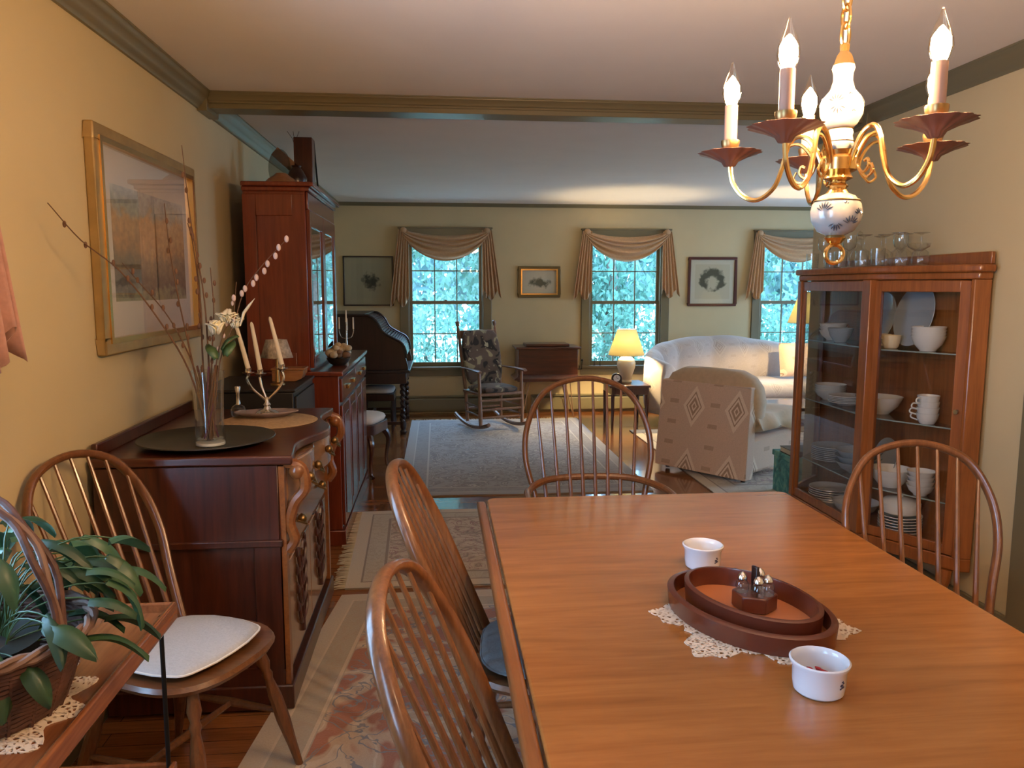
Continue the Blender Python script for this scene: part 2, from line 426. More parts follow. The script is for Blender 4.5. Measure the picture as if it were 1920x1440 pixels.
struct('bounce_ground', MB().box(-4, 9, YF + .16, YF + 1.75, -.44, -.40), 'bounce_pale')  # unseen pale slab added below the sills to bounce daylight onto the ceiling
def foliage(mb, c, R, n, s, rnd, flat=1.):
    for _ in range(n):
        d = Vector((rnd.gauss(0, 1), rnd.gauss(0, 1), rnd.gauss(0, 1))).normalized() * (rnd.random()**.45)
        p = Vector(c) + Vector((d.x * R[0], d.y * R[1], d.z * R[2]))
        e = Euler((rnd.random() * 6, rnd.random() * 6, rnd.random() * 6)).to_matrix()
        k = s * (.6 + .8 * rnd.random())
        mb.add([p + e @ Vector(q) for q in ((-k, 0, 0), (0, -k * .5, k * .12), (k, 0, 0), (0, k * .5, k * .12))], [(0, 1, 2, 3)])
rnd = random.Random(3)
TREES = [(-1.3, 13.5, 'leaf_mid', 2.6), (1.0, 16, 'leaf_pale', 3.6), (3.2, 14.5, 'leaf_mid', 3.0), (5.6, 16, 'leaf_mid', 3.4), (8.0, 14.5, 'leaf_pale', 3.0), (10.6, 17, 'leaf_mid', 3.6), (-4.2, 17, 'leaf_pale', 3.4)]
WORDS = ['beyond the left window at its left', 'beyond the right half of the left window', 'beyond the left half of the middle window', 'beyond the middle window behind the lamp', 'beyond the right window', 'far right beyond the right window', 'far left beyond the left window']
for i, (x, y, mt, r) in enumerate(TREES):
    t = thing('garden_tree', ('pale' if mt == 'leaf_pale' else 'green') + ' leafy tree in the garden ' + WORDS[i], 'tree', (x, y, -.45), group='garden trees seen through the windows')
    obj('trunk', MB().tube([(0, 0, 0), (.1, 0, 1.5), (.05, .1, 3.2), (.2, .1, 4.6)], [.17, .14, .11, .05], 10), 'bark', t)
    mb = MB()
    for _ in range(6): foliage(mb, ((rnd.random() - .5) * r, (rnd.random() - .5) * 2, 1.4 + rnd.random() * 3.4), (r * .42, 1.1, .9), 900, .075, rnd)
    obj('crown', mb, mt, t, fix=False)
SH = [(-1.2, 11.7), (-.2, 12.4), (.8, 11.7), (1.8, 12.4), (2.8, 11.7), (3.8, 12.4), (4.8, 11.7), (5.8, 12.4), (6.8, 11.7)]
for i, (x, y) in enumerate(SH):
    t = thing('garden_shrub', 'bushy green shrub outside, ' + ('lower left of the left window', 'lower middle of the left window', 'behind the rocking chair window corner', 'outside between the left and middle windows', 'lower left of the middle window', 'outside behind the lit lamp', 'lower left of the right window', 'lower right of the right window', 'outside to the right of the right window')[i], 'shrub', (x, y, -.45), group='shrubs below the windows')
    obj('stem', MB().tube([(0, 0, 0), (.05, 0, .5), (0, .05, .9)], [.04, .03, .02], 6), 'bark', t)
    mb = MB(); foliage(mb, (0, 0, .95), (.60, .40, .95), 1500, .045, rnd); obj('foliage', mb, 'leaf_pale' if i % 2 else 'leaf_mid', t, fix=False)
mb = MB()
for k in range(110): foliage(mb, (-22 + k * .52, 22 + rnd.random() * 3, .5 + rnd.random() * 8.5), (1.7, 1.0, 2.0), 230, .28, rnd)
tag(obj('distant_woods', mb, 'leaf_haze', fix=False), 'dense woodland at the far end of the garden, haze put into its leaf colour', 'woods', kind='stuff')
# ---------------------------------------------------------------- unseen ceiling fixture added behind the camera for warm fill
t = thing('fill_ceiling_light', 'unseen ceiling light added behind the viewer for warm fill', 'lamp', (.9, -1.5, HC))
obj('base', MB().lathe([(.13, 0), (.13, -.02), (.11, -.03)]), 'trim_paint', t)
emit('fill_glow', (1.0, .60, .32), FILL_W)
obj('glass_bowl', MB().lathe([(.0001, -.11), (.06, -.10), (.12, -.07), (.145, -.03), (.14, -.012)]), 'fill_glow', t)

# ---------------------------------------------------------------- furniture materials
wood('table_wood', (.27, .096, .021), (.40, .158, .037), .24, 'x', 1.0, .35, stretch=9)
wood('table_edge', (.17, .055, .015), (.30, .11, .03), .28, 'y', 1.2, .3)
wood('chair_wood', (.10, .036, .012), (.21, .083, .029), .28, 'z', 2.0, .25)
wood('chair_seat_wood', (.10, .04, .015), (.21, .09, .034), .32, 'x', 1.5, .25)
wood('mahogany', (.026, .007, .004), (.080, .019, .009), .30, 'z', 1.0, .3)
wood('mahogany_x', (.035, .009, .005), (.10, .025, .011), .30, 'x', 1.0, .3)
wood('red_wood', (.10, .018, .008), (.20, .038, .015), .26, 'z', .8, .3)
wood('dark_wood', (.012, .005, .004), (.035, .012, .008), .3, 'z', 1.0, .25)
wood('oak_gold', (.20, .08, .025), (.38, .17, .06), .35, 'x', 1.0, .2)
wood('cabinet_wood', (.17, .052, .013), (.32, .108, .027), .28, 'z', 1.0, .3)
wood('rocker_wood', (.15, .075, .042), (.32, .17, .095), .4, 'z', 2.0, .1)
plain('black_paint', (.008, .007, .007), .5)
plain('black_iron', (.015, .014, .013), .45, .6)
plain('brass', (.75, .46, .16), .22, 1.0)
plain('old_brass', (.35, .22, .09), .35, 1.0)
plain('silver', (.78, .74, .68), .16, 1.0)
plain('pewter', (.055, .055, .05), .38, .7, var=.2, vscale=8)
plain('cushion_grey', (.46, .46, .45), .95, var=.06, vscale=150, bmp=.15)
plain('cushion_slate', (.13, .15, .16), .95, var=.08, vscale=150, bmp=.15)
plain('piping', (.78, .76, .70), .9)
plain('porcelain', (.80, .77, .72), .12, coat=.3)
plain('stoneware', (.66, .68, .72), .16, coat=.3)
plain('china', (.70, .70, .66), .15, coat=.3)
plain('china_grey', (.36, .40, .43), .18, coat=.3)
plain('cream', (.75, .62, .40), .6)
glass_thin('clear_glass', (.975, .985, .98), 1.5, .03)
glass_thin('cabinet_glass', (.965, .97, .97), 1.0, .015)
plain('wax', (.82, .74, .58), .45)

# ---------------------------------------------------------------- chairs
def yz_on(pts, y):
    """height on a bow at |y| walking from the top down"""
    best = None
    for a, b in zip(pts, pts[1:]):
        if (a[1] - y) * (b[1] - y) <= 0 and abs(a[1] - b[1]) > 1e-9:
            k = (y - a[1]) / (b[1] - a[1]); z = a[2] + k * (b[2] - a[2])
            if best is None or z > best[2]: best = (a[0] + k * (b[0] - a[0]), y, z)
    return best
LEGR = [(0, .014), (.06, .016), (.14, .020), (.20, .0125), (.23, .017), (.27, .0125), (.40, .020), (.60, .021), (.80, .015), (1, .011)]
def leg_mb(p0, p1, k=1.):
    a, b = Vector(p0), Vector(p1); return MB().tube([a.lerp(b, t) for t, _ in LEGR], [r * k for _, r in LEGR], 10)
def seat_mb(w, d, zt, th=.04):
    n = 36; ring = []
    for i in range(n):
        a = 2 * PI * i / n; c, s = math.cos(a), math.sin(a)
        x = math.copysign(abs(c)**.75, c) * d / 2; y = math.copysign(abs(s)**.75, s) * w / 2 * (1 + .07 * c) 
        ring.append((x, y))
    def R(k, z, e=0): return [(x * k, y * k, z + e * (x * x * 4 / d / d)) for x, y in ring]
    return MB().loft([R(.80, zt - th), R(.96, zt - th * .65), R(1, zt - th * .3), R(.97, zt, 0), R(.85, zt - .004), R(.45, zt - .012), R(.05, zt - .012)])
def windsor(label, loc, rz, group, top=.985, wbase=.165, wmax=.213, rake=.20, arms=False, nsp=7):
    t = thing('windsor_chair' if not arms else 'windsor_armchair', label, 'chair', loc, rz, group)
    zs = .445; H = top - zs; w = .45 if not arms else .54
    obj('seat', seat_mb(w, .44, zs), 'chair_seat_wood', t)
    prof = [(-wbase, 0), (-wbase * 1.14, .27), (-wmax, .52), (-wmax * .93, .74), (-wmax * .62, .93), (0, 1)]
    prof = prof + [(-y, z) for y, z in prof[-2::-1]]
    bow = spline([(-.165 - rake * z, y, zs - .01 + (H + .01) * z) for y, z in prof], 7)
    obj('back_bow', MB().tube(bow, .0118, 12, sx=1.5, flat=(1, 0, 0)), 'chair_wood', t)
    for i in range(nsp):
        f = (i - (nsp - 1) / 2) / ((nsp - 1) / 2)
        yb = f * wbase * .84; q = yz_on(bow, f * wmax * .80)
        a = Vector((-.175 - .01 * (1 - f * f), yb, zs - .015)); b = Vector(q)
        pts = [a.lerp(b, k) for k in (0, .2, .45, .75, 1)]
        obj('spindle', MB().tube(pts, [.0065, .0088, .0078, .0062, .005], 8), 'chair_wood', t)
    if arms:
        rail = spline([(.14, -.275, .665), (.02, -.285, .668), (-.12, -.265, .675), (-.235, -.17, .685), (-.262, 0, .688), (-.235, .17, .685), (-.12, .265, .675), (.02, .285, .668), (.14, .275, .665)], 6)
        obj('arm_rail', MB().tube(rail, .0145, 10), 'chair_wood', t)
        for s in (-1, 1):
            obj('arm_post', leg_mb((.10, s * .27, .665), (.07, s * .225, zs - .01), .8), 'chair_wood', t)
            obj('arm_spindle', MB().tube([(-.03, s * .225, zs), (-.04, s * .28, .67)], [.009, .007], 8), 'chair_wood', t)
    for sx in (-1, 1):
        for sy in (-1, 1):
            obj('leg', leg_mb((sx * .14, sy * w * .30, zs - .03), (sx * (.225 if sx > 0 else .25), sy * (w / 2 - .015), 0)), 'chair_wood', t)
    yy = lambda s: s * (w * .30 + (w / 2 - .015 - w * .30) * .60)
    for s in (-1, 1): obj('stretcher', MB().tube([(-.20, yy(s), .175), (0, yy(s), .185), (.185, yy(s), .19)], [.008, .014, .008], 8), 'chair_wood', t)
    obj('stretcher', MB().tube([(0, yy(-1), .185), (0, 0, .185), (0, yy(1), .185)], [.008, .013, .008], 8), 'chair_wood', t)
    return t
R_ = math.radians
CH = {
 'A': windsor('spindle back wooden chair against the left wall beside the sideboard, with pale grey cushion', (-.735, 2.22, 0), R_(-25), 'windsor chairs', rake=.235),
 'C': windsor('spindle back chair at the left side of the table, farther one, with slate cushion', (.288, 2.085, .0115), R_(-5), 'windsor chairs', rake=.25),
 'D': windsor('spindle back chair at the left side of the table, nearest one at the bottom', (.314, 1.219, .0115), R_(-10), 'windsor chairs', rake=.25),
 'E': windsor('spindle back chair at the right of the table in front of the glass cabinet', (1.372, 1.92, .0115), R_(-110), 'windsor chairs', rake=.22),
 'B': windsor('tall spindle back armchair with curved arm rail at the far end of the table', (.62, 2.87, .0115), R_(-90), 'windsor chairs', top=1.09, wbase=.20, wmax=.265, rake=.19, arms=True, nsp=8),
}
def cushion(name, outline, th, mat, pipe, label, loc, rz, cat='cushion'):
    t = thing(name, label, cat, loc, rz); n = len(outline)
    def R(k, z): return [(x * k, y * k, z) for x, y in outline]
    obj('pad', MB().loft([R(.9, 0), R(.985, th * .3), R(1, th * .5), R(.985, th * .72), R(.9, th), R(.5, th * 1.12), R(.02, th * 1.15)]), mat, t, angle=80)
    obj('piping', MB().tube([(x * 1.003, y * 1.003, th * .5) for x, y in outline], .0035, 6, closed=True), pipe, t)
    return t
def shield(w, d, n=40, scal=.0, p=.6):
    out = []
    for i in range(n):
        a = 2 * PI * i / n; c, s = math.cos(a), math.sin(a)
        k = 1 + scal * math.cos(8 * a)
        out.append((math.copysign(abs(c)**p, c) * d / 2 * k, math.copysign(abs(s)**p, s) * w / 2 * (1 + .08 * c) * k))
    return out
cushion('seat_cushion', shield(.36, .325, scal=.015), .022, 'cushion_grey', 'piping', 'pale grey seat cushion with white piping on the chair beside the sideboard', (-.735, 2.22, .4495), R_(-25))
cushion('seat_cushion', shield(.39, .38), .03, 'cushion_slate', 'cushion_slate', 'slate grey seat cushion on the farther chair at the table\'s left side', (.303, 2.084, .460), R_(-5))

# ---------------------------------------------------------------- dining table
t = thing('dining_table', 'large orange brown wooden dining table with polished top', 'table', (.69, 1.35, 0))
def rrect(x0, x1, y0, y1, r, n=6):
    out = []
    for cx, cy, a0 in ((x1 - r, y1 - r, 0), (x0 + r, y1 - r, 90), (x0 + r, y0 + r, 180), (x1 - r, y0 + r, 270)):
        for i in range(n + 1):
            a = math.radians(a0 + 90 * i / n); out.append((cx + r * math.cos(a), cy + r * math.sin(a)))
    return out
obj('tabletop', MB().prism(rrect(-.527, .555, -1.32, 1.30, .03), .723, .75), 'table_wood', t, bevel=.005, seg=3)
obj('drop_leaf_edge', MB().prism(rrect(-.562, -.531, -1.30, 1.285, .012, 3), .716, .745), 'table_edge', t, bevel=.009, seg=3)
obj('apron', MB().box(-.44, .47, -1.16, -1.13, .62, .723).box(-.44, .47, 1.13, 1.16, .62, .723).box(-.47, -.44, -1.16, 1.16, .62, .723).box(.47, .50, -1.16, 1.16, .62, .723), 'table_edge', t)
for sx in (-.41, .44):
    for sy in (-1.09, 1.09):
        obj('leg', MB().lathe([(.022, .011), (.028, .03), (.02, .06), (.036, .14), (.030, .30), (.038, .44), (.024, .48), (.036, .52), (.024, .55)], (sx, sy, 0), 16).box(sx - .038, sx + .038, sy - .038, sy + .038, .55, .723), 'table_edge', t)

# ---------------------------------------------------------------- things on the table
plain('tray_rim', (.10, .022, .010), .3, coat=.3); plain('tray_base', (.58, .21, .085), .25, coat=.4)
def lace_mat():
    m, N, L, b = new_mat('lace'); setp(b, .9); b.inputs['Base Color'].default_value = (.80, .66, .50, 1)
    v = N.new('ShaderNodeTexVoronoi'); v.feature = 'DISTANCE_TO_EDGE'; v.inputs['Scale'].default_value = 95
    L.new(coords(N, L), v.inputs['Vector'])
    a = math_(N, L, 'LESS_THAN', v.outputs['Distance'], .16)
    L.new(a, b.inputs['Alpha'])
lace_mat()
def oval_tray(label, loc, rz, a, b, h, wall):
    t = thing('oval_tray', label, 'tray', loc, rz, 'stacked oval trays')
    n = 56
    def ring(k, z): return [((a - k) * math.cos(2 * PI * i / n), (b - k) * math.sin(2 * PI * i / n), z) for i in range(n)]
    obj('rim', MB().loft([ring(0, 0), ring(-.004, h - .003), ring(.001, h), ring(wall - .001, h), ring(wall, h - .004), ring(wall, .007), ring(wall, 0), ring(0, 0)], closed_ends=False), 'tray_rim', t, angle=50)
    obj('base', MB().loft([ring(wall - .001, .001), ring(wall - .001, .006)]), 'tray_base', t)
    return t
oa = R_(-66)
oval_tray('larger dark red oval wooden tray lying on the lace doily', (.680, 1.600, .7525), oa, .205, .142, .042, .012)
oval_tray('smaller oval wooden tray standing inside the larger tray, holding the cruet set', (.690, 1.610, .7595), oa, .170, .112, .050, .008)
# doily
out = []
for i in range(96):
    a = 2 * PI * i / 96; k = .198 + .034 * math.cos(6 * a) + .010 * math.cos(24 * a); out.append((k * math.cos(a) * .98, k * math.sin(a) * .92))
single('lace_doily', MB().prism(out, 0, .0018), 'lace', 'cream lace doily with pointed edge under the oval trays', 'doily', (.685, 1.585, .7505), R_(40))
# cruet
t = thing('cruet_set', 'hexagonal wooden cruet holder with glass bottles and silver caps in the small tray', 'cruet set', (.706, 1.625, .7665), R_(20))
hexa = [(math.cos(PI / 3 * i + .3) * .05, math.sin(PI / 3 * i + .3) * .05) for i in range(6)]
obj('holder', MB().prism([(x * 1.0, y * 1.0) for x, y in hexa], 0, .036), 'tray_rim', t, bevel=.003)
obj('handle', MB().box(-.004, .004, -.009, .009, .036, .095), 'dark_wood', t, bevel=.002)
for x, y in ((.026, .012), (-.026, .012), (.012, -.028), (-.014, -.026)):
    bt = obj('bottle', MB().lathe([(.013, .0365), (.015, .045), (.014, .058), (.009, .064)], (x, y, 0), 14), 'clear_glass', t)
    obj('cap', MB().lathe([(.0105, .064), (.011, .070), (.007, .078), (.002, .082)], (x, y, 0), 14), 'silver', bt)
def ramekin(label, loc, rz):
    t = thing('ramekin', label, 'bowl', loc, rz, 'white ramekins on the table')
    obj('bowl', MB().lathe([(.040, 0), (.044, .004), (.0465, .02), (.0475, .048), (.0525, .055), (.0535, .060), (.0505, .062), (.0465, .058), (.0445, .05), (.0435, .02), (.038, .008), (.0005, .007)], n=36), 'stoneware', t)
    plainn = 'ink_mark'
    if plainn not in MATS: plain(plainn, (.03, .03, .07), .4); plain('potpourri', (.30, .02, .025), .8, bmp=.5)
    mk = MB()
    for k, (a, z, r) in enumerate(((-.02, .030, .0030), (.05, .026, .0028), (.03, .036, .0022), (.09, .033, .0018), (-.07, .024, .002))):
        mk.ball((.0468 * math.cos(a), .0468 * math.sin(a), z), r, 8, sc=(.5, 1.6, .8))
    obj('floral_mark', mk, plainn, t)
    mb = MB(); rn = random.Random(4)
    for _ in range(26):
        a, r = rn.random() * 6.3, rn.random() * .022; mb.ball((r * math.cos(a), r * math.sin(a), (.030 + rn.random() * .012)), .006, 6, sc=(1.4, .6, .5))
    o = obj('potpourri', mb, 'potpourri', t)
    return t
ramekin('white ramekin with red potpourri, behind the oval trays', (.690, 1.925, .751), R_(-62))
ramekin('white ramekin with red potpourri, nearest one in front of the trays', (.687, 1.285, .751), R_(-62))

# ---------------------------------------------------------------- sideboard
t = thing('sideboard', 'dark carved wooden sideboard with bulging top drawers against the left wall', 'sideboard', (-1.145, 2.65, 0))
L_, D_, H_ = 1.02, .60, .905
obj('carcass', MB().box(0, D_, .0, L_, .10, H_ - .02), 'mahogany', t)
obj('side_frame', MB().box(0, D_, -.012, 0, .62, H_ - .02).box(0, D_, -.012, 0, .02, .16).box(0, .07, -.012, 0, .16, .62).box(D_ - .09, D_, -.012, 0, .16, .62).box(-.0, D_ + .01, -.02, .0, .60, .625), 'mahogany', t, bevel=.004)
def serp(off, y0, y1, n=24):
    return [(D_ + off + .055 * math.sin(PI * (i / n))**2 + .022 * math.cos(2 * PI * i / n * 2), y0 + (y1 - y0) * i / n) for i in range(n + 1)]
obj('top', MB().prism([(0, -.022)] + serp(.028, -.022, L_ + .022) + [(0, L_ + .022)], H_ - .018, H_ + .014), 'mahogany_x', t, bevel=.006)
obj('backsplash', MB().box(-.004, .016, -.0, L_, H_ + .014, H_ + .06), 'mahogany', t, bevel=.004)
plain('waxed_veneer', (.30, .16, .085), .18, coat=.6, var=.22, vscale=14)
for j, (a, b) in enumerate(((.03, L_ / 2 - .006), (L_ / 2 + .006, L_ - .03))):
    dr = obj('drawer', MB().prism([(D_ - .02, a)] + [(D_ + .022 + .055 * math.sin(PI * (i / 12))**1 * (.6 + .4 * math.sin(PI * (a + (b - a) * i / 12) / L_)), a + (b - a) * i / 12) for i in range(13)] + [(D_ - .02, b)], .725, H_ - .025), 'waxed_veneer', t, bevel=.006)
    for q in (.3, .7):
        y = a + (b - a) * q; obj('pull', MB().ball((D_ + .078, y, .80), .017, 10).tube([(D_ + .085, y - .03, .79), (D_ + .10, y, .772), (D_ + .085, y + .03, .79)], .005, 6), 'old_brass', dr)
dr = obj('long_drawer', MB().box(D_ - .01, D_ + .012, .05, L_ - .05, .535, .705), 'waxed_veneer', t, bevel=.004)
for y in (.25, .76): obj('pull', MB().ball((D_ + .03, y, .62), .018, 10).tube([(D_ + .02, y - .045, .625), (D_ + .045, y, .60), (D_ + .02, y + .045, .625)], .005, 6), 'old_brass', dr)
for a, b in ((.05, L_ / 2 - .004), (L_ / 2 + .004, L_ - .05)):
    dr = obj('door', MB().box(D_ - .01, D_ + .012, a, b, .13, .52), 'waxed_veneer', t, bevel=.004)
    c = (a + b) / 2; cv = MB()
    for s in (-1, 1):
        for k in range(4):
            z0 = .20 + .07 * k
            cv.tube(spline([(D_ + .013, c, z0), (D_ + .02, c + s * .05, z0 + .03), (D_ + .02, c + s * .075, z0 + .075), (D_ + .016, c + s * .05, z0 + .10), (D_ + .014, c + s * .035, z0 + .075)], 4), .007, 6)
            cv.ball((D_ + .016, c + s * .085, z0 + .10), .014, 8, sc=(.5, .7, 1.6))
    cv.tube([(D_ + .014, c, .17), (D_ + .016, c, .47)], [.012, .004], 6)
    obj('carved_spray', cv, 'mahogany', dr)
for y in (-.008, L_ - .03):
    cb = MB()
    cb.tube(spline([(D_ + .02, y + .018, .89), (D_ + .075, y + .018, .87), (D_ + .085, y + .018, .80), (D_ + .05, y + .018, .75), (D_ + .03, y + .018, .68), (D_ + .045, y + .018, .62), (D_ + .02, y + .018, .58)], 5), .019, 8)
    cb.ball((D_ + .062, y + .018, .86), .03, 10).box(D_ - .005, D_ + .02, y, y + .036, .10, .88)
    obj('carved_corbel', cb, 'table_edge', t)
obj('plinth', MB().box(-.0, D_ + .03, -.02, L_ + .02, .012, .10), 'mahogany', t, bevel=.006)

# ---------------------------------------------------------------- bookcase secretary
t = thing('bookcase', 'tall red brown bookcase cabinet with glazed doors on a deeper base', 'bookcase', (-1.05, 4.43, 0))
W_ = 1.50
obj('base_cabinet', MB().box(0, .49, 0, W_, .09, .985), 'red_wood', t, bevel=.004)
obj('base_top', MB().box(-.0, .515, -.02, W_ + .02, .985, 1.012), 'red_wood', t, bevel=.006)
obj('plinth', MB().box(0, .51, -.015, W_ + .015, 0, .09), 'red_wood', t, bevel=.005)
for k in range(2):
    a = .03 + k * .73; dd = obj('drawer', MB().box(.49, .505, a, a + .71, .83, .965), 'red_wood', t, bevel=.003)
    for q in (.2, .5): obj('pull', MB().box(.505, .522, a + q, a + q + .09, .885, .907), 'brass', dd, bevel=.003)
for k in range(4):
    a = .03 + k * .365; dd = obj('door', MB().box(.49, .505, a, a + .345, .11, .81), 'red_wood', t, bevel=.003)
    obj('panel', MB().box(.505, .509, a + .06, a + .285, .17, .75), 'red_wood', dd, bevel=.003)
UH = 2.005
obj('upper_case', MB().box(0, .012, .0, 1.08, 1.012, UH).box(0, .335, 0, .022, 1.012, UH).box(0, .335, 1.058, 1.08, 1.012, UH).box(0, .335, .022, 1.058, 1.012, 1.03).box(0, .335, .022, 1.058, UH - .03, UH), 'red_wood', t, bevel=.003)
obj('side_panel_frame', MB().box(0, .07, -.010, 0, 1.02, UH - .02).box(.265, .335, -.010, 0, 1.02, UH - .02).box(.07, .265, -.010, 0, 1.02, 1.12).box(.07, .265, -.010, 0, 1.87, UH - .02), 'red_wood', t, bevel=.003)
obj('cornice', MB().box(-.0, .36, -.02, 1.10, UH - .005, UH + .02).box(-.0, .385, -.035, 1.115, UH + .02, UH + .045).box(.335, .35, 0, 1.08, UH - .10, UH - .005), 'red_wood', t, bevel=.006)
for k in range(2):
    a = .01 + k * .532; b = a + .528
    dd = obj('door', MB().box(.335, .355, a, a + .05, 1.03, UH - .10).box(.335, .355, b - .05, b, 1.03, UH - .10).box(.335, .355, a + .05, b - .05, 1.03, 1.09).box(.335, .355, a + .05, b - .05, UH - .19, UH - .10), 'red_wood', t, bevel=.003)
    if 'door_glass' not in MATS: glass_thin('door_glass', (.8, .8, .8), 2.0, .12)
    obj('pane', MB().box(.343, .346, a + .045, b - .045, 1.085, UH - .185), 'door_glass', dd)
for k in range(3):
    obj('shelf', MB().box(.015, .32, .025, 1.055, 1.27 + k * .23, 1.288 + k * .23), 'red_wood', t)
rn = random.Random(11); BC = ['book_green', 'book_blue', 'book_tan', 'book_maroon']
for n_, c in zip(BC, ((.03, .08, .05), (.03, .05, .11), (.25, .16, .08), (.12, .02, .02))): plain(n_, c, .6)
cols = {'book_green': 'green', 'book_blue': 'blue', 'book_tan': 'tan', 'book_maroon': 'maroon'}
base = {}
for k in range(4):
    y = 4.46; zb = (1.03, 1.288, 1.518, 1.748)[k] + .0005
    while y < 5.44:
        th = .022 + rn.random() * .025; hh = .15 + rn.random() * .035; c = rn.choice(BC)
        bt = thing('book', cols[c] + ' book standing behind glass on the %s shelf of the bookcase' % ('lowest', 'second', 'third', 'top')[k], 'book', (-.99, y, zb), 0, 'books in the bookcase')
        obj('cover', MB().box(0, .15, 0, .002, 0, hh).box(0, .15, th - .002, th, 0, hh).box(.148, .15, 0, th, 0, hh), c, bt)
        obj('pages', MB().box(.004, .146, .0025, th - .0025, .003, hh - .003), 'cream', bt)
        y += th + .0015 + (rn.random() < .12) * .07

# black cabinet between sideboard and bookcase with things on it
t = thing('black_cabinet', 'small black cabinet standing between the sideboard and the bookcase', 'cabinet', (-1.14, 3.76, 0))
obj('body', MB().box(0, .45, 0, .58, .04, .985), 'black_paint', t, bevel=.006)
obj('top', MB().box(-.0, .46, -.01, .59, .985, 1.0), 'black_paint', t, bevel=.004)
obj('door', MB().box(.45, .462, .02, .56, .07, .96), 'black_paint', t, bevel=.003)
obj('foot', MB().box(.03, .42, .03, .55, 0, .04), 'black_paint', t)
t = thing('wooden_box', 'orange brown wooden box with rounded corner on the black cabinet', 'box', (-.80, 4.06, 1.0005))
obj('body', MB().xprism([(-.05, 0), (.065, 0), (.095, .012), (.11, .04), (.11, .058), (-.05, .058)], 0, .12), 'oak_gold', t, bevel=.003)
obj('lid', MB().box(-.055, .115, -.005, .125, .058, .068), 'oak_gold', t, bevel=.003)
plain('shade_linen', (.45, .38, .30), .9, var=.35, vscale=60); emit
t = thing('candle_lamp', 'small lamp with patterned square shade behind the white tapers', 'lamp', (-.795, 3.93, 1.0005))
obj('base', MB().lathe([(.035, 0), (.035, .008), (.012, .014), (.008, .06), (.006, .14)]), 'old_brass', t)
obj('lamp_shade', MB().lathe([(.078, .135), (.050, .225)], n=4, cap=False), 'shade_linen', t, solid=.003, angle=20)

# ---------------------------------------------------------------- chandelier
def delft_mat():
    m, N, L, b = new_mat('delft_porcelain'); setp(b, .12, coat=.15)
    v = N.new('ShaderNodeTexVoronoi'); v.inputs['Scale'].default_value = 34; v.inputs['Randomness'].default_value = .9
    L.new(coords(N, L, scale=(1, 1, .55)), v.inputs['Vector'])
    n = noise(N, L, coords(N, L), 24, 3)
    f = math_(N, L, 'MULTIPLY', math_(N, L, 'LESS_THAN', v.outputs['Distance'], .30), math_(N, L, 'GREATER_THAN', n, .50))
    L.new(mixc(N, L, f, (.34, .315, .29), (.34, .315, .29)), b.inputs['Base Color'])
delft_mat()
plain('copper_pan', (.36, .20, .15), .34, .8)
plain('delft_plain', (.34, .315, .29), .12)
plain('candle_sleeve', (.34, .20, .14), .5)
glass_thin('bulb_glass', (1, .93, .82), 1.0, .03)
emit('bulb_glow', (1.0, .65, .36), BULB_W)
CX, CY_ = .682, 1.3
t = thing('chandelier', 'brass and painted porcelain chandelier with five lit candle bulbs over the table', 'chandelier', (CX, CY_, 1.70))
Z = lambda z: z - 1.70
obj('vase_stem', MB().lathe([(.017, Z(1.853)), (.0185, Z(1.848)), (.016, Z(1.84)), (.0155, Z(1.828)), (.020, Z(1.813)), (.031, Z(1.80)), (.0352, Z(1.787)), (.034, Z(1.772)), (.026, Z(1.757)), (.0185, Z(1.749))][::-1], n=32), 'delft_porcelain', t, angle=60)
plain('delft_ink', (.05, .06, .08), .2)
def sprig(parent, prof_r, ang, z0, n, ln, up):
    mb = MB()      # a fan of painted petals lying on the glazed surface
    for k in range(n):
        q = (k / (n - 1) - .5) * 2.2; r = 0
        a2 = ang + math.sin(q) * ln / prof_r(z0) * .75; z2 = z0 + up * math.cos(q) * ln * .75
        a1 = ang + math.sin(q) * ln / prof_r(z0) * .25; z1 = z0 + up * math.cos(q) * ln * .25
        pts = []
        for t_ in (0, .5, 1):
            a = a1 + (a2 - a1) * t_; z = z1 + (z2 - z1) * t_; rr = prof_r(z) + .0001
            pts.append((rr * math.cos(a), rr * math.sin(a), Z(z)))
        mb.tube(pts, [.0004, .0013, .0005], 5)
    return obj('painted_sprig', mb, 'delft_ink', parent)
def r_vase(z): 
    P_ = [(1.749, .0185), (1.757, .026), (1.772, .034), (1.787, .0352), (1.80, .031), (1.813, .020), (1.83, .0155)]
    z = min(max(z, P_[0][0]), P_[-1][0])
    for (za, ra), (zb, rb_) in zip(P_, P_[1:]):
        if za <= z <= zb: return ra + (rb_ - ra) * (z - za) / (zb - za)
def r_ball(z): return .0426 * math.sqrt(max(.05, 1 - ((z - 1.609) / .0405)**2))
vs_ = [o for o in kids(t) if o.name.startswith('vase_stem')][0]
for a, z, n, ln, up in ((R_(-133), 1.788, 6, .020, 1), (R_(-128), 1.783, 5, .018, -1), (R_(-92), 1.80, 3, .005, 1), (R_(-84), 1.772, 3, .005, 1), (R_(-20), 1.785, 6, .02, 1)): sprig(vs_, r_vase, a, z, n, ln, up)
obj('collar', MB().lathe([(.019, Z(1.713)), (.022, Z(1.716)), (.0235, Z(1.724)), (.022, Z(1.727)), (.0195, Z(1.738)), (.021, Z(1.743)), (.019, Z(1.749))], n=32), 'delft_plain', t)
obj('collar_ring', MB().lathe([(.020, Z(1.7275)), (.0236, Z(1.7285)), (.0200, Z(1.730))], n=32).lathe([(.0185, Z(1.748)), (.0212, Z(1.7495)), (.0185, Z(1.751))], n=32), 'brass', t)
obj('hub', MB().lathe([(.012, Z(1.662)), (.024, Z(1.668)), (.020, Z(1.676)), (.030, Z(1.681)), (.031, Z(1.70)), (.027, Z(1.705)), (.030, Z(1.713)), (.012, Z(1.714))], n=24), 'brass', t)
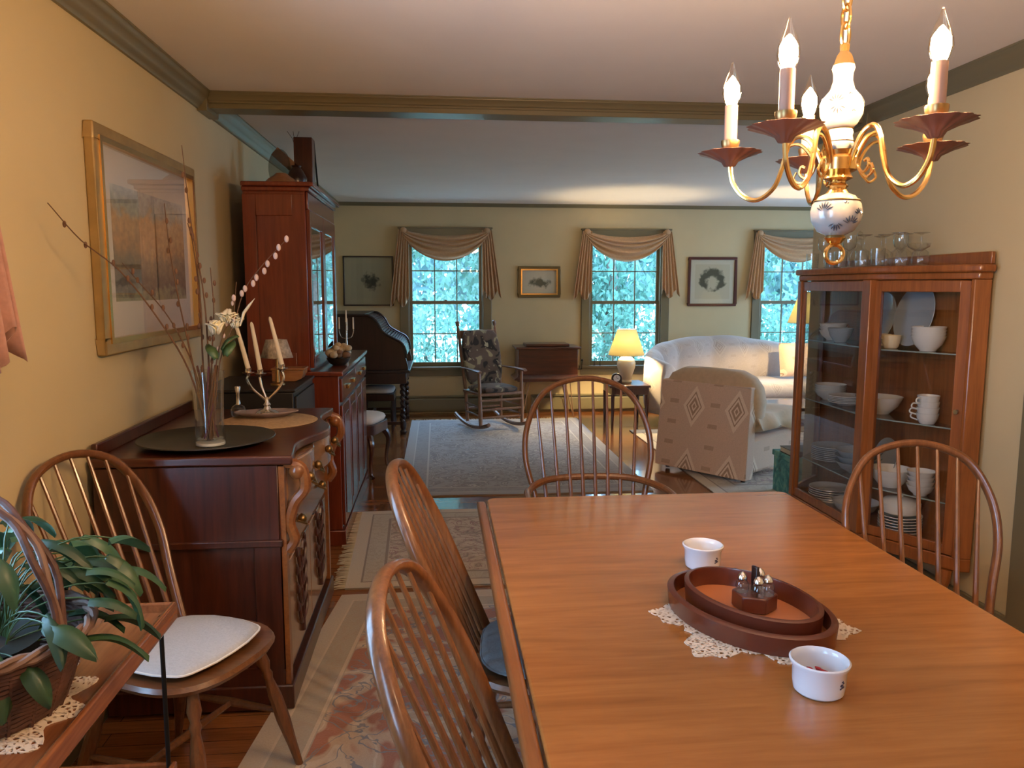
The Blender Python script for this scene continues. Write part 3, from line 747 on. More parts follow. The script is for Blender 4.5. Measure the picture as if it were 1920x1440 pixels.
obj('neck', MB().lathe([(.010, Z(1.64)), (.019, Z(1.643)), (.014, Z(1.650)), (.018, Z(1.655)), (.013, Z(1.66)), (.012, Z(1.668))], n=24), 'brass', t)
obj('porcelain_ball', MB().lathe([(.014, Z(1.572)), (.030, Z(1.580)), (.040, Z(1.596)), (.0425, Z(1.610)), (.040, Z(1.624)), (.030, Z(1.638)), (.014, Z(1.645))], n=32), 'delft_porcelain', t, angle=60)
bl_ = [o for o in kids(t) if o.name.startswith('porcelain_ball')][0]
for a, z, n, ln, up in ((R_(-145), 1.610, 7, .022, 1), (R_(-118), 1.592, 6, .018, -1), (R_(-80), 1.588, 7, .020, 1), (R_(-95), 1.622, 3, .006, 1), (R_(-60), 1.604, 6, .016, 1)): sprig(bl_, r_ball, a, z, n, ln, up)
obj('ball_band', MB().lathe([(.0376, Z(1.6290)), (.0381, Z(1.6305)), (.0362, Z(1.632))], n=32), 'old_brass', t)
obj('finial', MB().lathe([(.004, Z(1.556)), (.012, Z(1.560)), (.018, Z(1.568)), (.014, Z(1.574))], n=20).tube([(.016 * math.cos(k * PI / 8), 0, Z(1.541) + .016 * math.sin(k * PI / 8)) for k in range(16)], .0035, 8, closed=True), 'brass', t)
obj('top_cap', MB().lathe([(.006, Z(1.888)), (.008, Z(1.885)), (.007, Z(1.875)), (.012, Z(1.868)), (.015, Z(1.858)), (.017, Z(1.853))][::-1], n=24, wave=lambda a: 1 + .06 * math.cos(8 * a)), 'brass', t)
ch = MB()
for k in range(19):
    z = 1.902 + k * .029
    if z > 2.40: break
    lp = [(.009 * math.cos(a * PI / 8) * 1.0, 0, z + .020 * math.sin(a * PI / 8)) for a in range(16)]
    M = Matrix.Translation((0, 0, -1.70)) @ Matrix.Rotation((k % 2) * PI / 2 + .3, 4, 'Z')
    ch.tube(lp, .0026, 6, closed=True, M=M)
obj('chain', ch, 'brass', t)
obj('cord', MB().tube([(0, 0, Z(1.888)), (.004, .003, Z(2.0)), (-.003, -.003, Z(2.15)), (.002, 0, Z(2.40))], .0022, 6), 'cream', t)
obj('ceiling_canopy', MB().lathe([(.008, Z(2.395)), (.05, Z(2.405)), (.06, Z(2.43)), (.062, Z(2.44))], n=28), 'brass', t)
DISC = [(8, .185), (80, .19), (140, .19), (218, .19), (287, .185)]
for ang, rr in DISC:
    M = Matrix.Rotation(R_(ang), 4, 'Z')
    k = rr / .19
    path = spline([(.026, 0, Z(1.690)), (.036, 0, Z(1.715)), (.052, 0, Z(1.738)), (.072, 0, Z(1.744)), (.086, 0, Z(1.728)), (.094, 0, Z(1.695)), (.108, 0, Z(1.660)), (.135, 0, Z(1.641)), (.162, 0, Z(1.648)), (.183, 0, Z(1.675)), (.19, 0, Z(1.712))], 6)
    path = [(x * k, y, z) for x, y, z in path]
    arm = obj('arm', MB().tube(path, .0042, 8, M=M), 'brass', t)
    obj('scroll', MB().tube(spline([(.095 * k, 0, Z(1.70)), (.085, 0, Z(1.728)), (.066, 0, Z(1.730)), (.048, 0, Z(1.712)), (.040, 0, Z(1.688)), (.052, 0, Z(1.672)), (.064, 0, Z(1.680)), (.062, 0, Z(1.692)), (.055, 0, Z(1.690))], 5), .0028, 6, M=M)
        .tube(spline([(.05, 0, Z(1.672)), (.062, 0, Z(1.664)), (.074, 0, Z(1.672)), (.070, 0, Z(1.684))], 5), .0022, 6, M=M), 'brass', arm)
    T = M @ Matrix.Translation((rr, 0, 0))
    obj('drip_pan', MB().lathe([(.004, Z(1.703)), (.010, Z(1.704)), (.015, Z(1.712)), (.034, Z(1.721)), (.053, Z(1.727)), (.056, Z(1.7285)), (.052, Z(1.7295)), (.028, Z(1.7245)), (.010, Z(1.719)), (.002, Z(1.719))], n=64, M=T, wave=lambda a: 1 + .045 * math.cos(14 * a)), 'copper_pan', t, angle=70)
    obj('candle_cup', MB().lathe([(.008, Z(1.718)), (.013, Z(1.722)), (.009, Z(1.728)), (.014, Z(1.734)), (.0165, Z(1.745)), (.0165, Z(1.750)), (.012, Z(1.750))], n=20, M=T), 'old_brass', t)
    obj('candle_sleeve', MB().lathe([(.0115, Z(1.748)), (.0115, Z(1.812)), (.009, Z(1.813))], n=18, M=T), 'candle_sleeve', t)
    lean = .004 * math.cos(ang * 3.1)
    pr = [(.0095, 1.812), (.013, 1.818), (.0172, 1.832), (.0162, 1.846), (.011, 1.862), (.005, 1.876), (.0028, 1.884), (.001, 1.887)]
    bulb = obj('bulb', MB().lathe([(r * .80, Z(z)) for r, z in pr[:4]] + [(.0105, Z(1.851)), (.006, Z(1.857)), (.002, Z(1.861))], n=18, M=T), 'bulb_glow', t)
    env = MB().lathe([(r, Z(z)) for r, z in pr], n=18, M=T)
    obj('bulb_envelope', env, 'bulb_glass', bulb)

# ---------------------------------------------------------------- glass cabinet on the right wall
Pc = [(2.315, 4.48), (2.03, 4.20), (2.03, 3.52), (2.272, 3.105), (2.315, 3.09)]         # plan: wall, far front post, near front post, wall
t = thing('china_cabinet', 'tall glass fronted wooden cabinet full of dishes against the right wall', 'china cabinet', (2.315, 3.80, 0))
ox, oy = 2.315, 3.80
Q = [(x - ox, y - oy) for x, y in Pc]
def off(poly, d):   # push the front points outward
    return [(poly[0][0], poly[0][1] + d), (poly[1][0] - d, poly[1][1] + d * .6), (poly[2][0] - d, poly[2][1] - d * .6), (poly[3][0] - d * .5, poly[3][1] - d), (poly[4][0], poly[4][1] - d)]
CB0, CB1 = .30, 1.55
obj('back_panel', MB().box(-.012, .0, Q[4][1], Q[0][1], CB0, CB1), 'cabinet_wood', t)
obj('bottom', MB().prism(off(Q, .012), CB0 - .06, CB0), 'cabinet_wood', t, bevel=.005)
obj('top', MB().prism(off(Q, .035), CB1 + .0, CB1 + .032), 'cabinet_wood', t, bevel=.008)
obj('top_moulding', MB().prism(off(Q, .018), CB1 - .03, CB1), 'cabinet_wood', t, bevel=.006)
obj('gallery_rail', MB().box(-.018, 0, Q[4][1] - .02, Q[0][1], CB1 + .032, CB1 + .085), 'cabinet_wood', t, bevel=.004)
def post(i, w, dp):
    x, y = Q[i]; return MB().box(x - dp / 2, x + dp / 2, y - w / 2, y + w / 2, CB0, CB1 - .03)
obj('post', MB().box(Q[1][0] - .018, Q[1][0] + .02, Q[1][1] - .02, Q[1][1] + .022, CB0, CB1 - .03), 'cabinet_wood', t, bevel=.004)
obj('post', MB().box(Q[2][0] - .02, Q[2][0] + .026, Q[2][1] - .04, Q[2][1] + .03, CB0, CB1 - .03), 'cabinet_wood', t, bevel=.004)
obj('post', MB().prism([(Q[3][0] - .018, Q[3][1] - .004), (0, Q[4][1] - .012), (0, Q[4][1] + .012), (Q[3][0] - .004, Q[3][1] + .026), (Q[3][0] - .024, Q[3][1] + .012)], CB0, CB1 - .03), 'cabinet_wood', t, bevel=.004)
obj('post', MB().box(-.032, -.0, Q[0][1] - .024, Q[0][1] + .012, CB0, CB1 - .03), 'cabinet_wood', t, bevel=.004)
def facet(i, j, name, fw, hinge=False):
    a, b = Vector((*Q[i], 0)), Vector((*Q[j], 0)); d = b - a; ln = d.length; rz = math.atan2(d.y, d.x)
    M = Matrix.Translation(a) @ Matrix.Rotation(rz, 4, 'Z')
    s0 = .02; s1 = ln - .02
    mb = MB().box(s0, s0 + fw, -.010, .010, CB0 + .005, CB1 - .035, M).box(s1 - fw, s1, -.010, .010, CB0 + .005, CB1 - .035, M)
    mb.box(s0 + fw, s1 - fw, -.010, .010, CB0 + .005, CB0 + .05, M).box(s0 + fw, s1 - fw, -.010, .010, CB1 - .085, CB1 - .035, M)
    fr = obj(name, mb, 'cabinet_wood', t, bevel=.003)
    obj('pane', MB().box(s0 + fw - .005, s1 - fw + .005, -.002, .002, CB0 + .045, CB1 - .08, M), 'cabinet_glass', fr)
    if hinge: obj('knob', MB().cyl(M @ Vector((s1 - fw / 2, -.01, .95)), M @ Vector((s1 - fw / 2, -.03, .95)), .008, .010), 'old_brass', fr)
facet(0, 1, 'side_frame', .022); facet(1, 2, 'front_frame', .02); facet(2, 3, 'door', .045, True)
for i, (dx, dy) in enumerate(((-.03, -.03), (.03, -.03), (.03, .03), (-.03, .03))):
    x, y = Q[i]; obj('leg', MB().tube(spline([(x + dx, y + dy, .24), (x + dx - .01, y + dy, .14), (x + dx + .0, y + dy, .06), (x + dx - .012, y + dy, .0)], 4), [.026] * 3 + [.02] * 7 + [.022] * 3, 10), 'cabinet_wood', t)
SHZ = [.52, .86, 1.19]
ins = [(-.014, Q[0][1] - .04), (Q[1][0] + .03, Q[1][1] - .03), (Q[2][0] + .03, Q[2][1] + .0), (Q[3][0] + .012, Q[3][1] + .04), (-.014, Q[4][1] + .04)]
plain('shelf_edge', (.30, .36, .34), .15)
for z in SHZ: obj('glass_shelf', MB().prism(ins, z, z + .006), 'cabinet_glass', t); obj('shelf_lip', MB().tube([(x, y, z + .003) for x, y in ins[1:]], .0035, 6), 'shelf_edge', t)

def plate(r, label, loc, mat='china', group='plates in the glass cabinet', h=.018):
    return single('plate', MB().lathe([(r * .55, 0), (r * .6, .003), (r, h), (r * .99, h + .003), (r * .6, .007), (.0005, .006)], n=28), mat, label, 'plate', loc, group=group)
def bowl(r, h, label, loc, mat='china', name='bowl', group='bowls in the glass cabinet'):
    return single(name, MB().lathe([(r * .45, 0), (r * .5, .006), (r * .8, h * .45), (r, h), (r * .97, h), (r * .76, h * .45), (r * .42, .01), (.0005, .009)], n=28), mat, label, 'bowl', loc, group=group)
def cup(r, h, label, loc, rz=0., mat='cream'):
    t2 = thing('cup', label, 'cup', loc, rz, 'cups in the glass cabinet')
    obj('body', MB().lathe([(r * .6, 0), (r * .7, .004), (r * .9, h * .5), (r, h), (r * .94, h), (r * .84, h * .5), (r * .6, .008), (.0005, .007)], n=24), mat, t2)
    obj('handle', MB().tube(spline([(r * .9, 0, h * .75), (r * 1.4, 0, h * .8), (r * 1.5, 0, h * .45), (r * .85, 0, h * .25)], 4), .0035, 6), mat, t2)
    return t2
SN = {CB0: 'bottom board', SHZ[0]: 'lowest shelf', SHZ[1]: 'middle shelf', SHZ[2]: 'top shelf'}
def stack(x, y, zb, n, r, step, where, mat='china', kind='plate', h=None):
    for k in range(n):
        nm = 'topmost' if k == n - 1 else ('lowest' if k == 0 else 'inner')
        lab = '%s %s of the stack %s, %s of glass cabinet' % (nm, kind, where, SN[zb])
        z = zb + (.0066 if zb != CB0 else .0005) + k * step
        if kind == 'plate': plate(r, lab, (x, y, z), mat, group='plate stack ' + where + ' on the ' + SN[zb], h=h or .018)
        else: bowl(r, h or .05, lab, (x, y, z), mat, group='bowl stack ' + where + ' on the ' + SN[zb])
# stacks, seen through the far front panel (left) and the near door (right)
stack(2.17, 4.10, SHZ[2], 3, .075, .018, 'behind the front glass', 'china', 'bowl', .055)
bowl(.065, .075, 'grey bowl beside the far post on the top glass shelf of the cabinet', (2.12, 3.93, SHZ[2] + .0066), 'china_grey')
cup(.042, .06, 'cream cup standing left on the top glass shelf behind the cabinet door', (2.19, 3.66, SHZ[2] + .0066), 2.5)
cup(.045, .062, 'cream cup standing right on the top glass shelf behind the cabinet door', (2.16, 3.53, SHZ[2] + .0066), 3.0)
stack(2.225, 3.345, SHZ[2], 4, .074, .014, 'at the near end', 'china', 'bowl', .07)
stack(2.17, 4.10, SHZ[1], 4, .085, .012, 'behind the front glass', 'china', 'bowl', .05)
stack(2.155, 3.89, SHZ[1], 5, .095, .008, 'beside the far post', 'china')
bowl(.11, .085, 'large white serving bowl on the middle glass shelf behind the cabinet door', (2.17, 3.62, SHZ[1] + .0066), 'china')
for k in range(4): cup(.048, .05, ('topmost' if k == 3 else 'lowest' if k == 0 else 'inner') + ' white cup stacked at the near end of the middle glass shelf', (2.222, 3.31, SHZ[1] + .0066 + .027 * k), 2.2 + k * .4, 'china')
stack(2.175, 4.05, SHZ[0], 8, .112, .010, 'behind the front glass', 'china_grey')
stack(2.175, 3.78, SHZ[0], 3, .118, .030, 'in the middle', 'china_grey', 'bowl', .06)
bowl(.10, .09, 'white footed bowl on the lowest glass shelf behind the cabinet door', (2.18, 3.50, SHZ[0] + .0066), 'china')
stack(2.225, 3.33, SHZ[0], 4, .062, .022, 'at the near end', 'china', 'bowl', .05)
stack(2.175, 4.05, CB0, 6, .115, .012, 'behind the front glass', 'china')
bowl(.12, .07, 'shallow white bowl on the bottom board of the cabinet between the posts', (2.178, 3.79, CB0 + .0005), 'china')
stack(2.205, 3.44, CB0, 7, .098, .014, 'behind the chair back', 'china')
t2 = thing('casserole', 'white round casserole with lid on the stack behind the chair back', 'casserole', (2.205, 3.44, CB0 + .1085), 0)
obj('pot', MB().lathe([(.07, 0), (.085, .01), (.09, .05), (.088, .055)], n=28), 'china', t2)
obj('lid', MB().lathe([(.091, .055), (.07, .072), (.02, .08), (.008, .082), (.012, .092), (.006, .097)], n=28), 'china', t2)
# platters leaning on the back panel
for i, (y, zb, r) in enumerate(((3.50, SHZ[2], .15), (3.78, SHZ[2], .13), (3.66, SHZ[0], .10))):
    mb = MB().lathe([(r * .5, 0), (r * .62, .003), (r, .016), (r * .99, .019), (r * .6, .007), (.0005, .006)], n=32, M=TR((0, 0, r + .004), ry=R_(-78)) )
    single('platter', mb, 'china_grey', ('large grey platter leaning at the back of the top glass shelf behind the door', 'round platter leaning at the back of the top glass shelf beside the post', 'grey platter leaning at the back of the lowest glass shelf')[i], 'platter', (2.262, y, zb + .0066), group='platters leaning in the glass cabinet')

# ---------------------------------------------------------------- glassware on top of the cabinet
GP = {
 'goblet': [(.032, 0), (.031, .003), (.006, .008), (.004, .02), (.004, .065), (.010, .075), (.030, .10), (.036, .13), (.033, .16), (.0322, .16), (.035, .13), (.029, .102), (.0005, .080)],
 'coupe': [(.036, 0), (.034, .003), (.006, .008), (.004, .02), (.005, .06), (.018, .068), (.046, .085), (.050, .102), (.0490, .102), (.045, .087), (.017, .071), (.0005, .066)],
 'tumbler': [(.028, 0), (.030, .004), (.033, .085), (.0320, .085), (.029, .008), (.0005, .006)],
 'upturned_goblet': [(.034, 0), (.040, .03), (.034, .065), (.010, .085), (.004, .09), (.004, .14), (.008, .147), (.034, .152), (.035, .155), (.0005, .156)],
 'decanter': [(.04, 0), (.045, .01), (.047, .05), (.035, .085), (.012, .105), (.011, .14), (.017, .15), (.006, .152), (.009, .165), (.015, .18), (.0005, .192)]}
items = [('tumbler', 2.05, 4.14), ('tumbler', 2.11, 4.05), ('goblet', 2.04, 3.99), ('tumbler', 2.06, 3.86), ('decanter', 2.17, 3.88), ('goblet', 2.05, 3.76), ('tumbler', 2.13, 3.78), ('upturned_goblet', 2.20, 3.73),
         ('upturned_goblet', 2.06, 3.64), ('upturned_goblet', 2.15, 3.61), ('tumbler', 2.08, 3.55), ('upturned_goblet', 2.21, 3.55), ('upturned_goblet', 2.14, 3.48), ('coupe', 2.18, 3.39), ('upturned_goblet', 2.235, 3.46), ('goblet', 2.24, 3.63)]
nth = {'tumbler': ['clear tumbler at the far corner of the cabinet top', 'clear tumbler behind the chandelier finial on the cabinet top', 'clear tumbler at the front edge of the cabinet top below the decanter', 'clear tumbler standing between the goblets beside the decanter', 'clear tumbler in front of the upturned goblets on the cabinet top'],
       'goblet': ['upright stemmed goblet nearest the cabinet\'s far front corner', 'upright stemmed goblet at the front edge near the decanter', 'upright stemmed goblet at the back among the upturned ones'],
       'upturned_goblet': ['upturned goblet right behind the decanter side of the row', 'upturned goblet at the front edge in mid row', 'upturned goblet in the middle of the row', 'upturned goblet against the wall in mid row', 'upturned goblet in the near half of the row, in front', 'upturned goblet beside the gallery rail'],
       'coupe': ['shallow stemmed glass, rightmost on top of the cabinet'], 'decanter': ['tallest clear glass decanter with round stopper on the cabinet']}
cnt = {}
for nm, x, y in items:
    k = cnt.get(nm, 0); cnt[nm] = k + 1
    single(nm if nm != 'upturned_goblet' else 'goblet', MB().lathe(GP[nm], n=20), 'clear_glass', nth[nm][k], 'glass', (x, y, CB1 + .0325), group='glassware on top of the glass cabinet', angle=60)

# ---------------------------------------------------------------- rugs
def rug_mat(name, field, motif, line, border, w, h, bw, scale=6., accent=None, band=(.2, .2, .2)):
    """pattern in metres from the UV map: border bands, guard lines and a scrolling floral field"""
    m, N, L, b = new_mat(name); setp(b, .95, spec=.15, sheen=.25)
    uv = N.new('ShaderNodeTexCoord'); sep = N.new('ShaderNodeSeparateXYZ'); L.new(uv.outputs['UV'], sep.inputs[0])
    x, y = sep.outputs[0], sep.outputs[1]
    dx = math_(N, L, 'MINIMUM', x, math_(N, L, 'SUBTRACT', w, x)); dy = math_(N, L, 'MINIMUM', y, math_(N, L, 'SUBTRACT', h, y))
    d = math_(N, L, 'MINIMUM', dx, dy)
    nz = noise(N, L, uv.outputs['UV'], scale, 2.5, .5, 1.8)
    nz2 = noise(N, L, uv.outputs['UV'], scale * 2.1, 2, .5, 2.2)
    s = math_(N, L, 'ABSOLUTE', math_(N, L, 'SUBTRACT', nz, .5)); s2 = math_(N, L, 'ABSOLUTE', math_(N, L, 'SUBTRACT', nz2, .5))
    c = ramp(N, L, s, [(.0, line), (.010, line), (.020, motif), (.045, motif), (.075, field)], 'LINEAR')
    c = mixc(N, L, math_(N, L, 'LESS_THAN', s2, .02), c, accent or line)
    bc = ramp(N, L, s2, [(0, motif), (.03, motif), (.05, border)])
    def step(v): return math_(N, L, 'GREATER_THAN', d, v)
    c = mixc(N, L, step(bw), mixc(N, L, math_(N, L, 'GREATER_THAN', d, bw * .36), border, mixc(N, L, .6, bc, band)), c)
    for v, k in ((bw * .36, .01), (bw - .02, .015)):
        bnd = math_(N, L, 'MULTIPLY', step(v), math_(N, L, 'LESS_THAN', d, v + k)); c = mixc(N, L, bnd, c, line)
    f = noise(N, L, uv.outputs['UV'], 130, 2)
    c = mixc(N, L, .5, c, ramp(N, L, f, [(.3, (.82, .82, .82)), (.7, (1, 1, 1))]), 'MULTIPLY')
    wear = noise(N, L, uv.outputs['UV'], 1.7, 2)
    c = mixc(N, L, math_(N, L, 'MULTIPLY', wear, .18), c, field)
    L.new(c, b.inputs['Base Color']); bump(N, L, b, f, .5, .004)
def rug(name, label, quad, mat, w, h, fringe=(), th=.009, wob=.004):
    """quad: near-left, near-right, far-right, far-left corners on the floor"""
    a, b_, c, d = [Vector((x, y, 0)) for x, y in quad]; nu, nv = 40, 40
    def P(u, v): return a.lerp(b_, u).lerp(d.lerp(c, u), v)
    t = thing(name, label, 'rug', (0, 0, 0))
    me_mb = MB(); rn = random.Random(len(label))
    me_mb.grid(lambda u, v: tuple(P(u, v) + Vector((0, 0, th + wob * math.sin(u * 9) * math.sin(v * 7 + 1) * .5))), nu, nv)
    o = obj('pile', me_mb, mat, t, angle=180)
    me = o.data; uvl = me.uv_layers.new(name='UVMap')
    # inverse of the bilinear map is near affine: find u, v from position along the edges
    for lp in me.loops:
        q = me.vertices[lp.vertex_index].co; 
        v = ((q.y - a.y) / (d.y - a.y)); lft = a.lerp(d, v); rgt = b_.lerp(c, v); u = (q.x - lft.x) / (rgt.x - lft.x)
        uvl.data[lp.index].uv = (u * w, v * h)
    edge = MB().prism([(q.x, q.y) for q in (a, b_, c, d)], .0005, th - wob * .6); obj('backing', edge, 'rug_backing', t)
    for side in fringe:
        p, q = {'near': (a, b_), 'far': (d, c), 'left': (a, d), 'right': (b_, c)}[side]
        out = (p - (d if side == 'near' else a)).normalized() if side in ('near', 'far') else (p - b_).normalized() if side == 'left' else (p - a).normalized()
        if side == 'far': out = (d - a).normalized()
        fb = MB(); n = int((q - p).length / .012)
        for i in range(n):
            e = p.lerp(q, (i + .5) / n); dv = (out + (q - p).normalized() * rn.uniform(-.35, .35)) * (.055 + rn.random() * .02)
            fb.tube([e + Vector((0, 0, .007)), e + dv * .5 + Vector((0, 0, .008)), e + dv + Vector((0, 0, .004))], [.0035, .003, .002], 4)
        tag(obj('fringe', fb, 'fringe_wool', t), kind='stuff')
    return t
plain('rug_backing', (.35, .28, .2), .95); plain('fringe_wool', (.58, .50, .36), .95)
rug_mat('rug_red', (.42, .18, .11), (.58, .44, .30), (.66, .55, .40), (.58, .49, .36), 3.0, 3.6, .21, 2.3, (.26, .27, .28), band=(.38, .34, .25))
rug_mat('rug_beige', (.62, .48, .33), (.50, .37, .24), (.28, .20, .14), (.66, .54, .38), 2.2, 1.36, .20, 4.2, (.36, .18, .15), band=(.46, .40, .29))
rug_mat('rug_blue', (.38, .36, .36), (.24, .22, .22), (.52, .49, .45), (.38, .35, .33), 1.86, 3.2, .22, 3.6, (.24, .20, .19), band=(.28, .26, .26))
rug('dining_rug', 'red and beige scrolling patterned rug under the dining table', ((-.86, .30), (2.16, .30), (2.20, 3.66), (-.475, 3.66)), 'rug_red', 3.0, 3.6)
rug('runner_rug', 'beige floral rug with fringed left end, between dining table and living room rug', ((-.47, 3.74), (1.72, 3.72), (1.72, 5.08), (-.51, 5.07)), 'rug_beige', 2.2, 1.36, fringe=('left',))
rug('living_room_rug', 'large pale blue grey patterned rug in front of the rocking chair', ((-.30, 5.43), (1.56, 5.43), (1.56, 8.62), (-.30, 8.62)), 'rug_blue', 1.86, 3.2, fringe=('far',))
rug('seating_rug', 'pale patterned rug under the armchair and sofa', ((1.98, 5.15), (4.7, 5.15), (4.7, 7.84), (1.98, 7.84)), 'rug_beige', 2.2, 1.36)

# ---------------------------------------------------------------- pictures
def picture(label, M, w, h, fw, fd, fmat, mat_mat, mw, art, cat='picture', glass='picture_glass'):
    """local frame: centre at origin, x across, z up, facing -y"""
    t = thing('framed_picture', label, cat, group=None); t.matrix_world = M
    a, b_ = w / 2, h / 2
    fr = MB()
    for x0, x1, z0, z1 in ((-a, a, b_ - fw, b_), (-a, a, -b_, -b_ + fw), (-a, -a + fw, -b_ + fw, b_ - fw), (a - fw, a, -b_ + fw, b_ - fw)):
        fr.box(x0, x1, -fd, 0, z0, z1)
    obj('frame', fr, fmat, t, bevel=min(.006, fw * .2))
    if fw > .04:
        k = fw * .72; li = MB()
        for x0, x1, z0, z1 in ((-a + k, a - k, b_ - fw - .004, b_ - k), (-a + k, a - k, -b_ + k, -b_ + fw + .004), (-a + k, -a + fw + .004, -b_ + fw + .0041, b_ - fw - .0041), (a - fw - .004, a - k, -b_ + fw + .0041, b_ - fw - .0041)):
            li.box(x0, x1, -fd - .005, -fd * .5, z0, z1)
        obj('inner_lip', li, 'brass', t)
    obj('mat_board', MB().box(-a + fw, a - fw, -fd * .45, -.003, -b_ + fw, b_ - fw), mat_mat, t)
    mx, mz = mw if isinstance(mw, tuple) else (mw, mw)
    obj('artwork', MB().box(-a + fw + mx, a - fw - mx, -fd * .45 - .001, -fd * .45, -b_ + fw + mz, b_ - fw - mz), art, t)
    obj('pane', MB().box(-a + fw, a - fw, -fd * .62, -fd * .60, -b_ + fw, b_ - fw), glass, t)
    return t
glass_thin('picture_glass', (.98, .98, .98), .9, .0)
plain('gilt', (.46, .31, .12), .32, .55, var=.15, vscale=12); plain('mat_white', (.72, .66, .60), .9); plain('mat_green', (.44, .41, .28), .9); plain('mat_pale', (.62, .58, .44), .9)
plain('frame_red', (.07, .012, .008), .3); plain('frame_dark', (.025, .012, .006), .3); plain('frame_olive', (.12, .085, .03), .35, .3)
def landscape_mat():
    m, N, L, b = new_mat('landscape_art'); setp(b, .9)
    v = coords(N, L); sep = N.new('ShaderNodeSeparateXYZ'); L.new(v, sep.inputs[0]); z = sep.outputs[2]; x = sep.outputs[0]
    n1 = noise(N, L, coords(N, L, scale=(5, 1, 6)), 1.6, 5, .6, .6); n2 = noise(N, L, coords(N, L, scale=(9, 1, 12)), 3, 4, .6)
    hgt = math_(N, L, 'ADD', z, math_(N, L, 'MULTIPLY', math_(N, L, 'SUBTRACT', n1, .5), .22))
    k = math_(N, L, 'MULTIPLY', math_(N, L, 'ADD', hgt, .29), 1.72)
    base = ramp(N, L, k, [(.04, (.26, .27, .17)), (.16, (.30, .31, .22)), (.22, (.14, .13, .12)), (.40, (.22, .17, .12)), (.50, (.42, .24, .11)), (.66, (.50, .31, .15)), (.73, (.34, .36, .33)), (.85, (.44, .48, .50)), (1, (.58, .60, .60))])
    c = mixc(N, L, .7, base, ramp(N, L, n2, [(.3, (.7, .7, .78)), (.7, (1.6, 1.5, 1.35))]), 'MULTIPLY')
    L.new(c, b.inputs['Base Color'])
landscape_mat()
def sketch_mat(name, paper, ink, cx, cz, rx, rz, ring=False, seed=0.):
    m, N, L, b = new_mat(name); setp(b, .9)
    v = coords(N, L); sep = N.new('ShaderNodeSeparateXYZ'); L.new(v, sep.inputs[0])
    X = math_(N, L, 'DIVIDE', math_(N, L, 'SUBTRACT', sep.outputs[0], cx), rx); Zz = math_(N, L, 'DIVIDE', math_(N, L, 'SUBTRACT', sep.outputs[2], cz), rz)
    r = math_(N, L, 'SQRT', math_(N, L, 'ADD', math_(N, L, 'MULTIPLY', X, X), math_(N, L, 'MULTIPLY', Zz, Zz)))
    if ring:
        r = math_(N, L, 'MULTIPLY', math_(N, L, 'ABSOLUTE', math_(N, L, 'SUBTRACT', r, .75)), 2.6)
        r = math_(N, L, 'ADD', r, math_(N, L, 'MULTIPLY', math_(N, L, 'MAXIMUM', math_(N, L, 'SUBTRACT', -.25, Zz), 0.), 1.6))
    nz = noise(N, L, coords(N, L, loc=(seed, 0, 0)), 18, 5, .65)
    q = math_(N, L, 'ADD', r, math_(N, L, 'MULTIPLY', math_(N, L, 'SUBTRACT', nz, .5), 2.4))
    L.new(ramp(N, L, q, [(.45, ink), (.75, tuple((a + c) / 2 for a, c in zip(ink, paper))), (1.0, paper)]), b.inputs['Base Color'])
sketch_mat('sketch_boat', (.42, .40, .28), (.06, .075, .06), .03, -.01, .11, .10, seed=1)
sketch_mat('sketch_field', (.66, .62, .48), (.10, .11, .07), 0, -.01, .15, .06, seed=4)
sketch_mat('sketch_wreath', (.56, .51, .36), (.09, .085, .055), 0, .0, .15, .15, ring=True, seed=8)
picture('large gold framed landscape print with white mat on the left wall', TR((XL, 3.34, 1.640), rz=PI / 2), 1.10, .79, .055, .035, 'gilt', 'mat_white', (.10, .13), 'landscape_art')
picture('thin dark framed picture with dark sketch left of the left living room window', TR((-.79, YF, 1.553)), .57, .57, .016, .02, 'frame_dark', 'mat_green', .07, 'sketch_boat')
picture('small wide olive framed picture between the left and middle windows', TR((1.191, YF, 1.546)), .50, .365, .045, .025, 'frame_olive', 'mat_pale', .015, 'sketch_field')
picture('dark red framed square picture with a curved wreath sketch above the sofa', TR((3.285, YF, 1.552)), .60, .585, .032, .025, 'frame_red', 'mat_pale', .055, 'sketch_wreath')

# ---------------------------------------------------------------- sofa
def fabric_mat(name, basec, dia, dk, scale=3.2):
    m, N, L, b = new_mat(name); setp(b, .95, spec=.15, sheen=.3)
    v = coords(N, L, scale=(scale, scale, scale)); sep = N.new('ShaderNodeSeparateXYZ'); L.new(v, sep.inputs[0])
    h = math_(N, L, 'ADD', sep.outputs[0], sep.outputs[1]); z = sep.outputs[2]
    def pp(a, k, o=0.): return math_(N, L, 'ABSOLUTE', math_(N, L, 'SUBTRACT', math_(N, L, 'FRACT', math_(N, L, 'ADD', math_(N, L, 'MULTIPLY', a, k), o)), .5))
    dd = math_(N, L, 'ADD', math_(N, L, 'MULTIPLY', pp(h, 1.05, .28), 1.25), pp(z, .80, .42))
    c = ramp(N, L, dd, [(0, dk), (.045, dia), (.085, dk), (.15, dia), (.20, dk), (.235, dia), (.33, basec)], 'CONSTANT')
    nz = noise(N, L, v, 2.3, 2); bars = math_(N, L, 'MULTIPLY', math_(N, L, 'LESS_THAN', pp(h, 1.05, .78), .11), math_(N, L, 'LESS_THAN', pp(z, 2.4, .1), .10)); c = mixc(N, L, math_(N, L, 'MULTIPLY', bars, .7), c, dk)
    f = noise(N, L, coords(N, L), 120, 2); c = mixc(N, L, .35, c, ramp(N, L, f, [(.3, (.6, .6, .6)), (.7, (1, 1, 1))]), 'MULTIPLY')
    soft = mixc(N, L, .15, c, basec); L.new(soft, b.inputs['Base Color']); bump(N, L, b, f, .3, .003)
fabric_mat('southwest_fabric', (.72, .51, .37), (.90, .73, .56), (.42, .26, .16), 2.5)
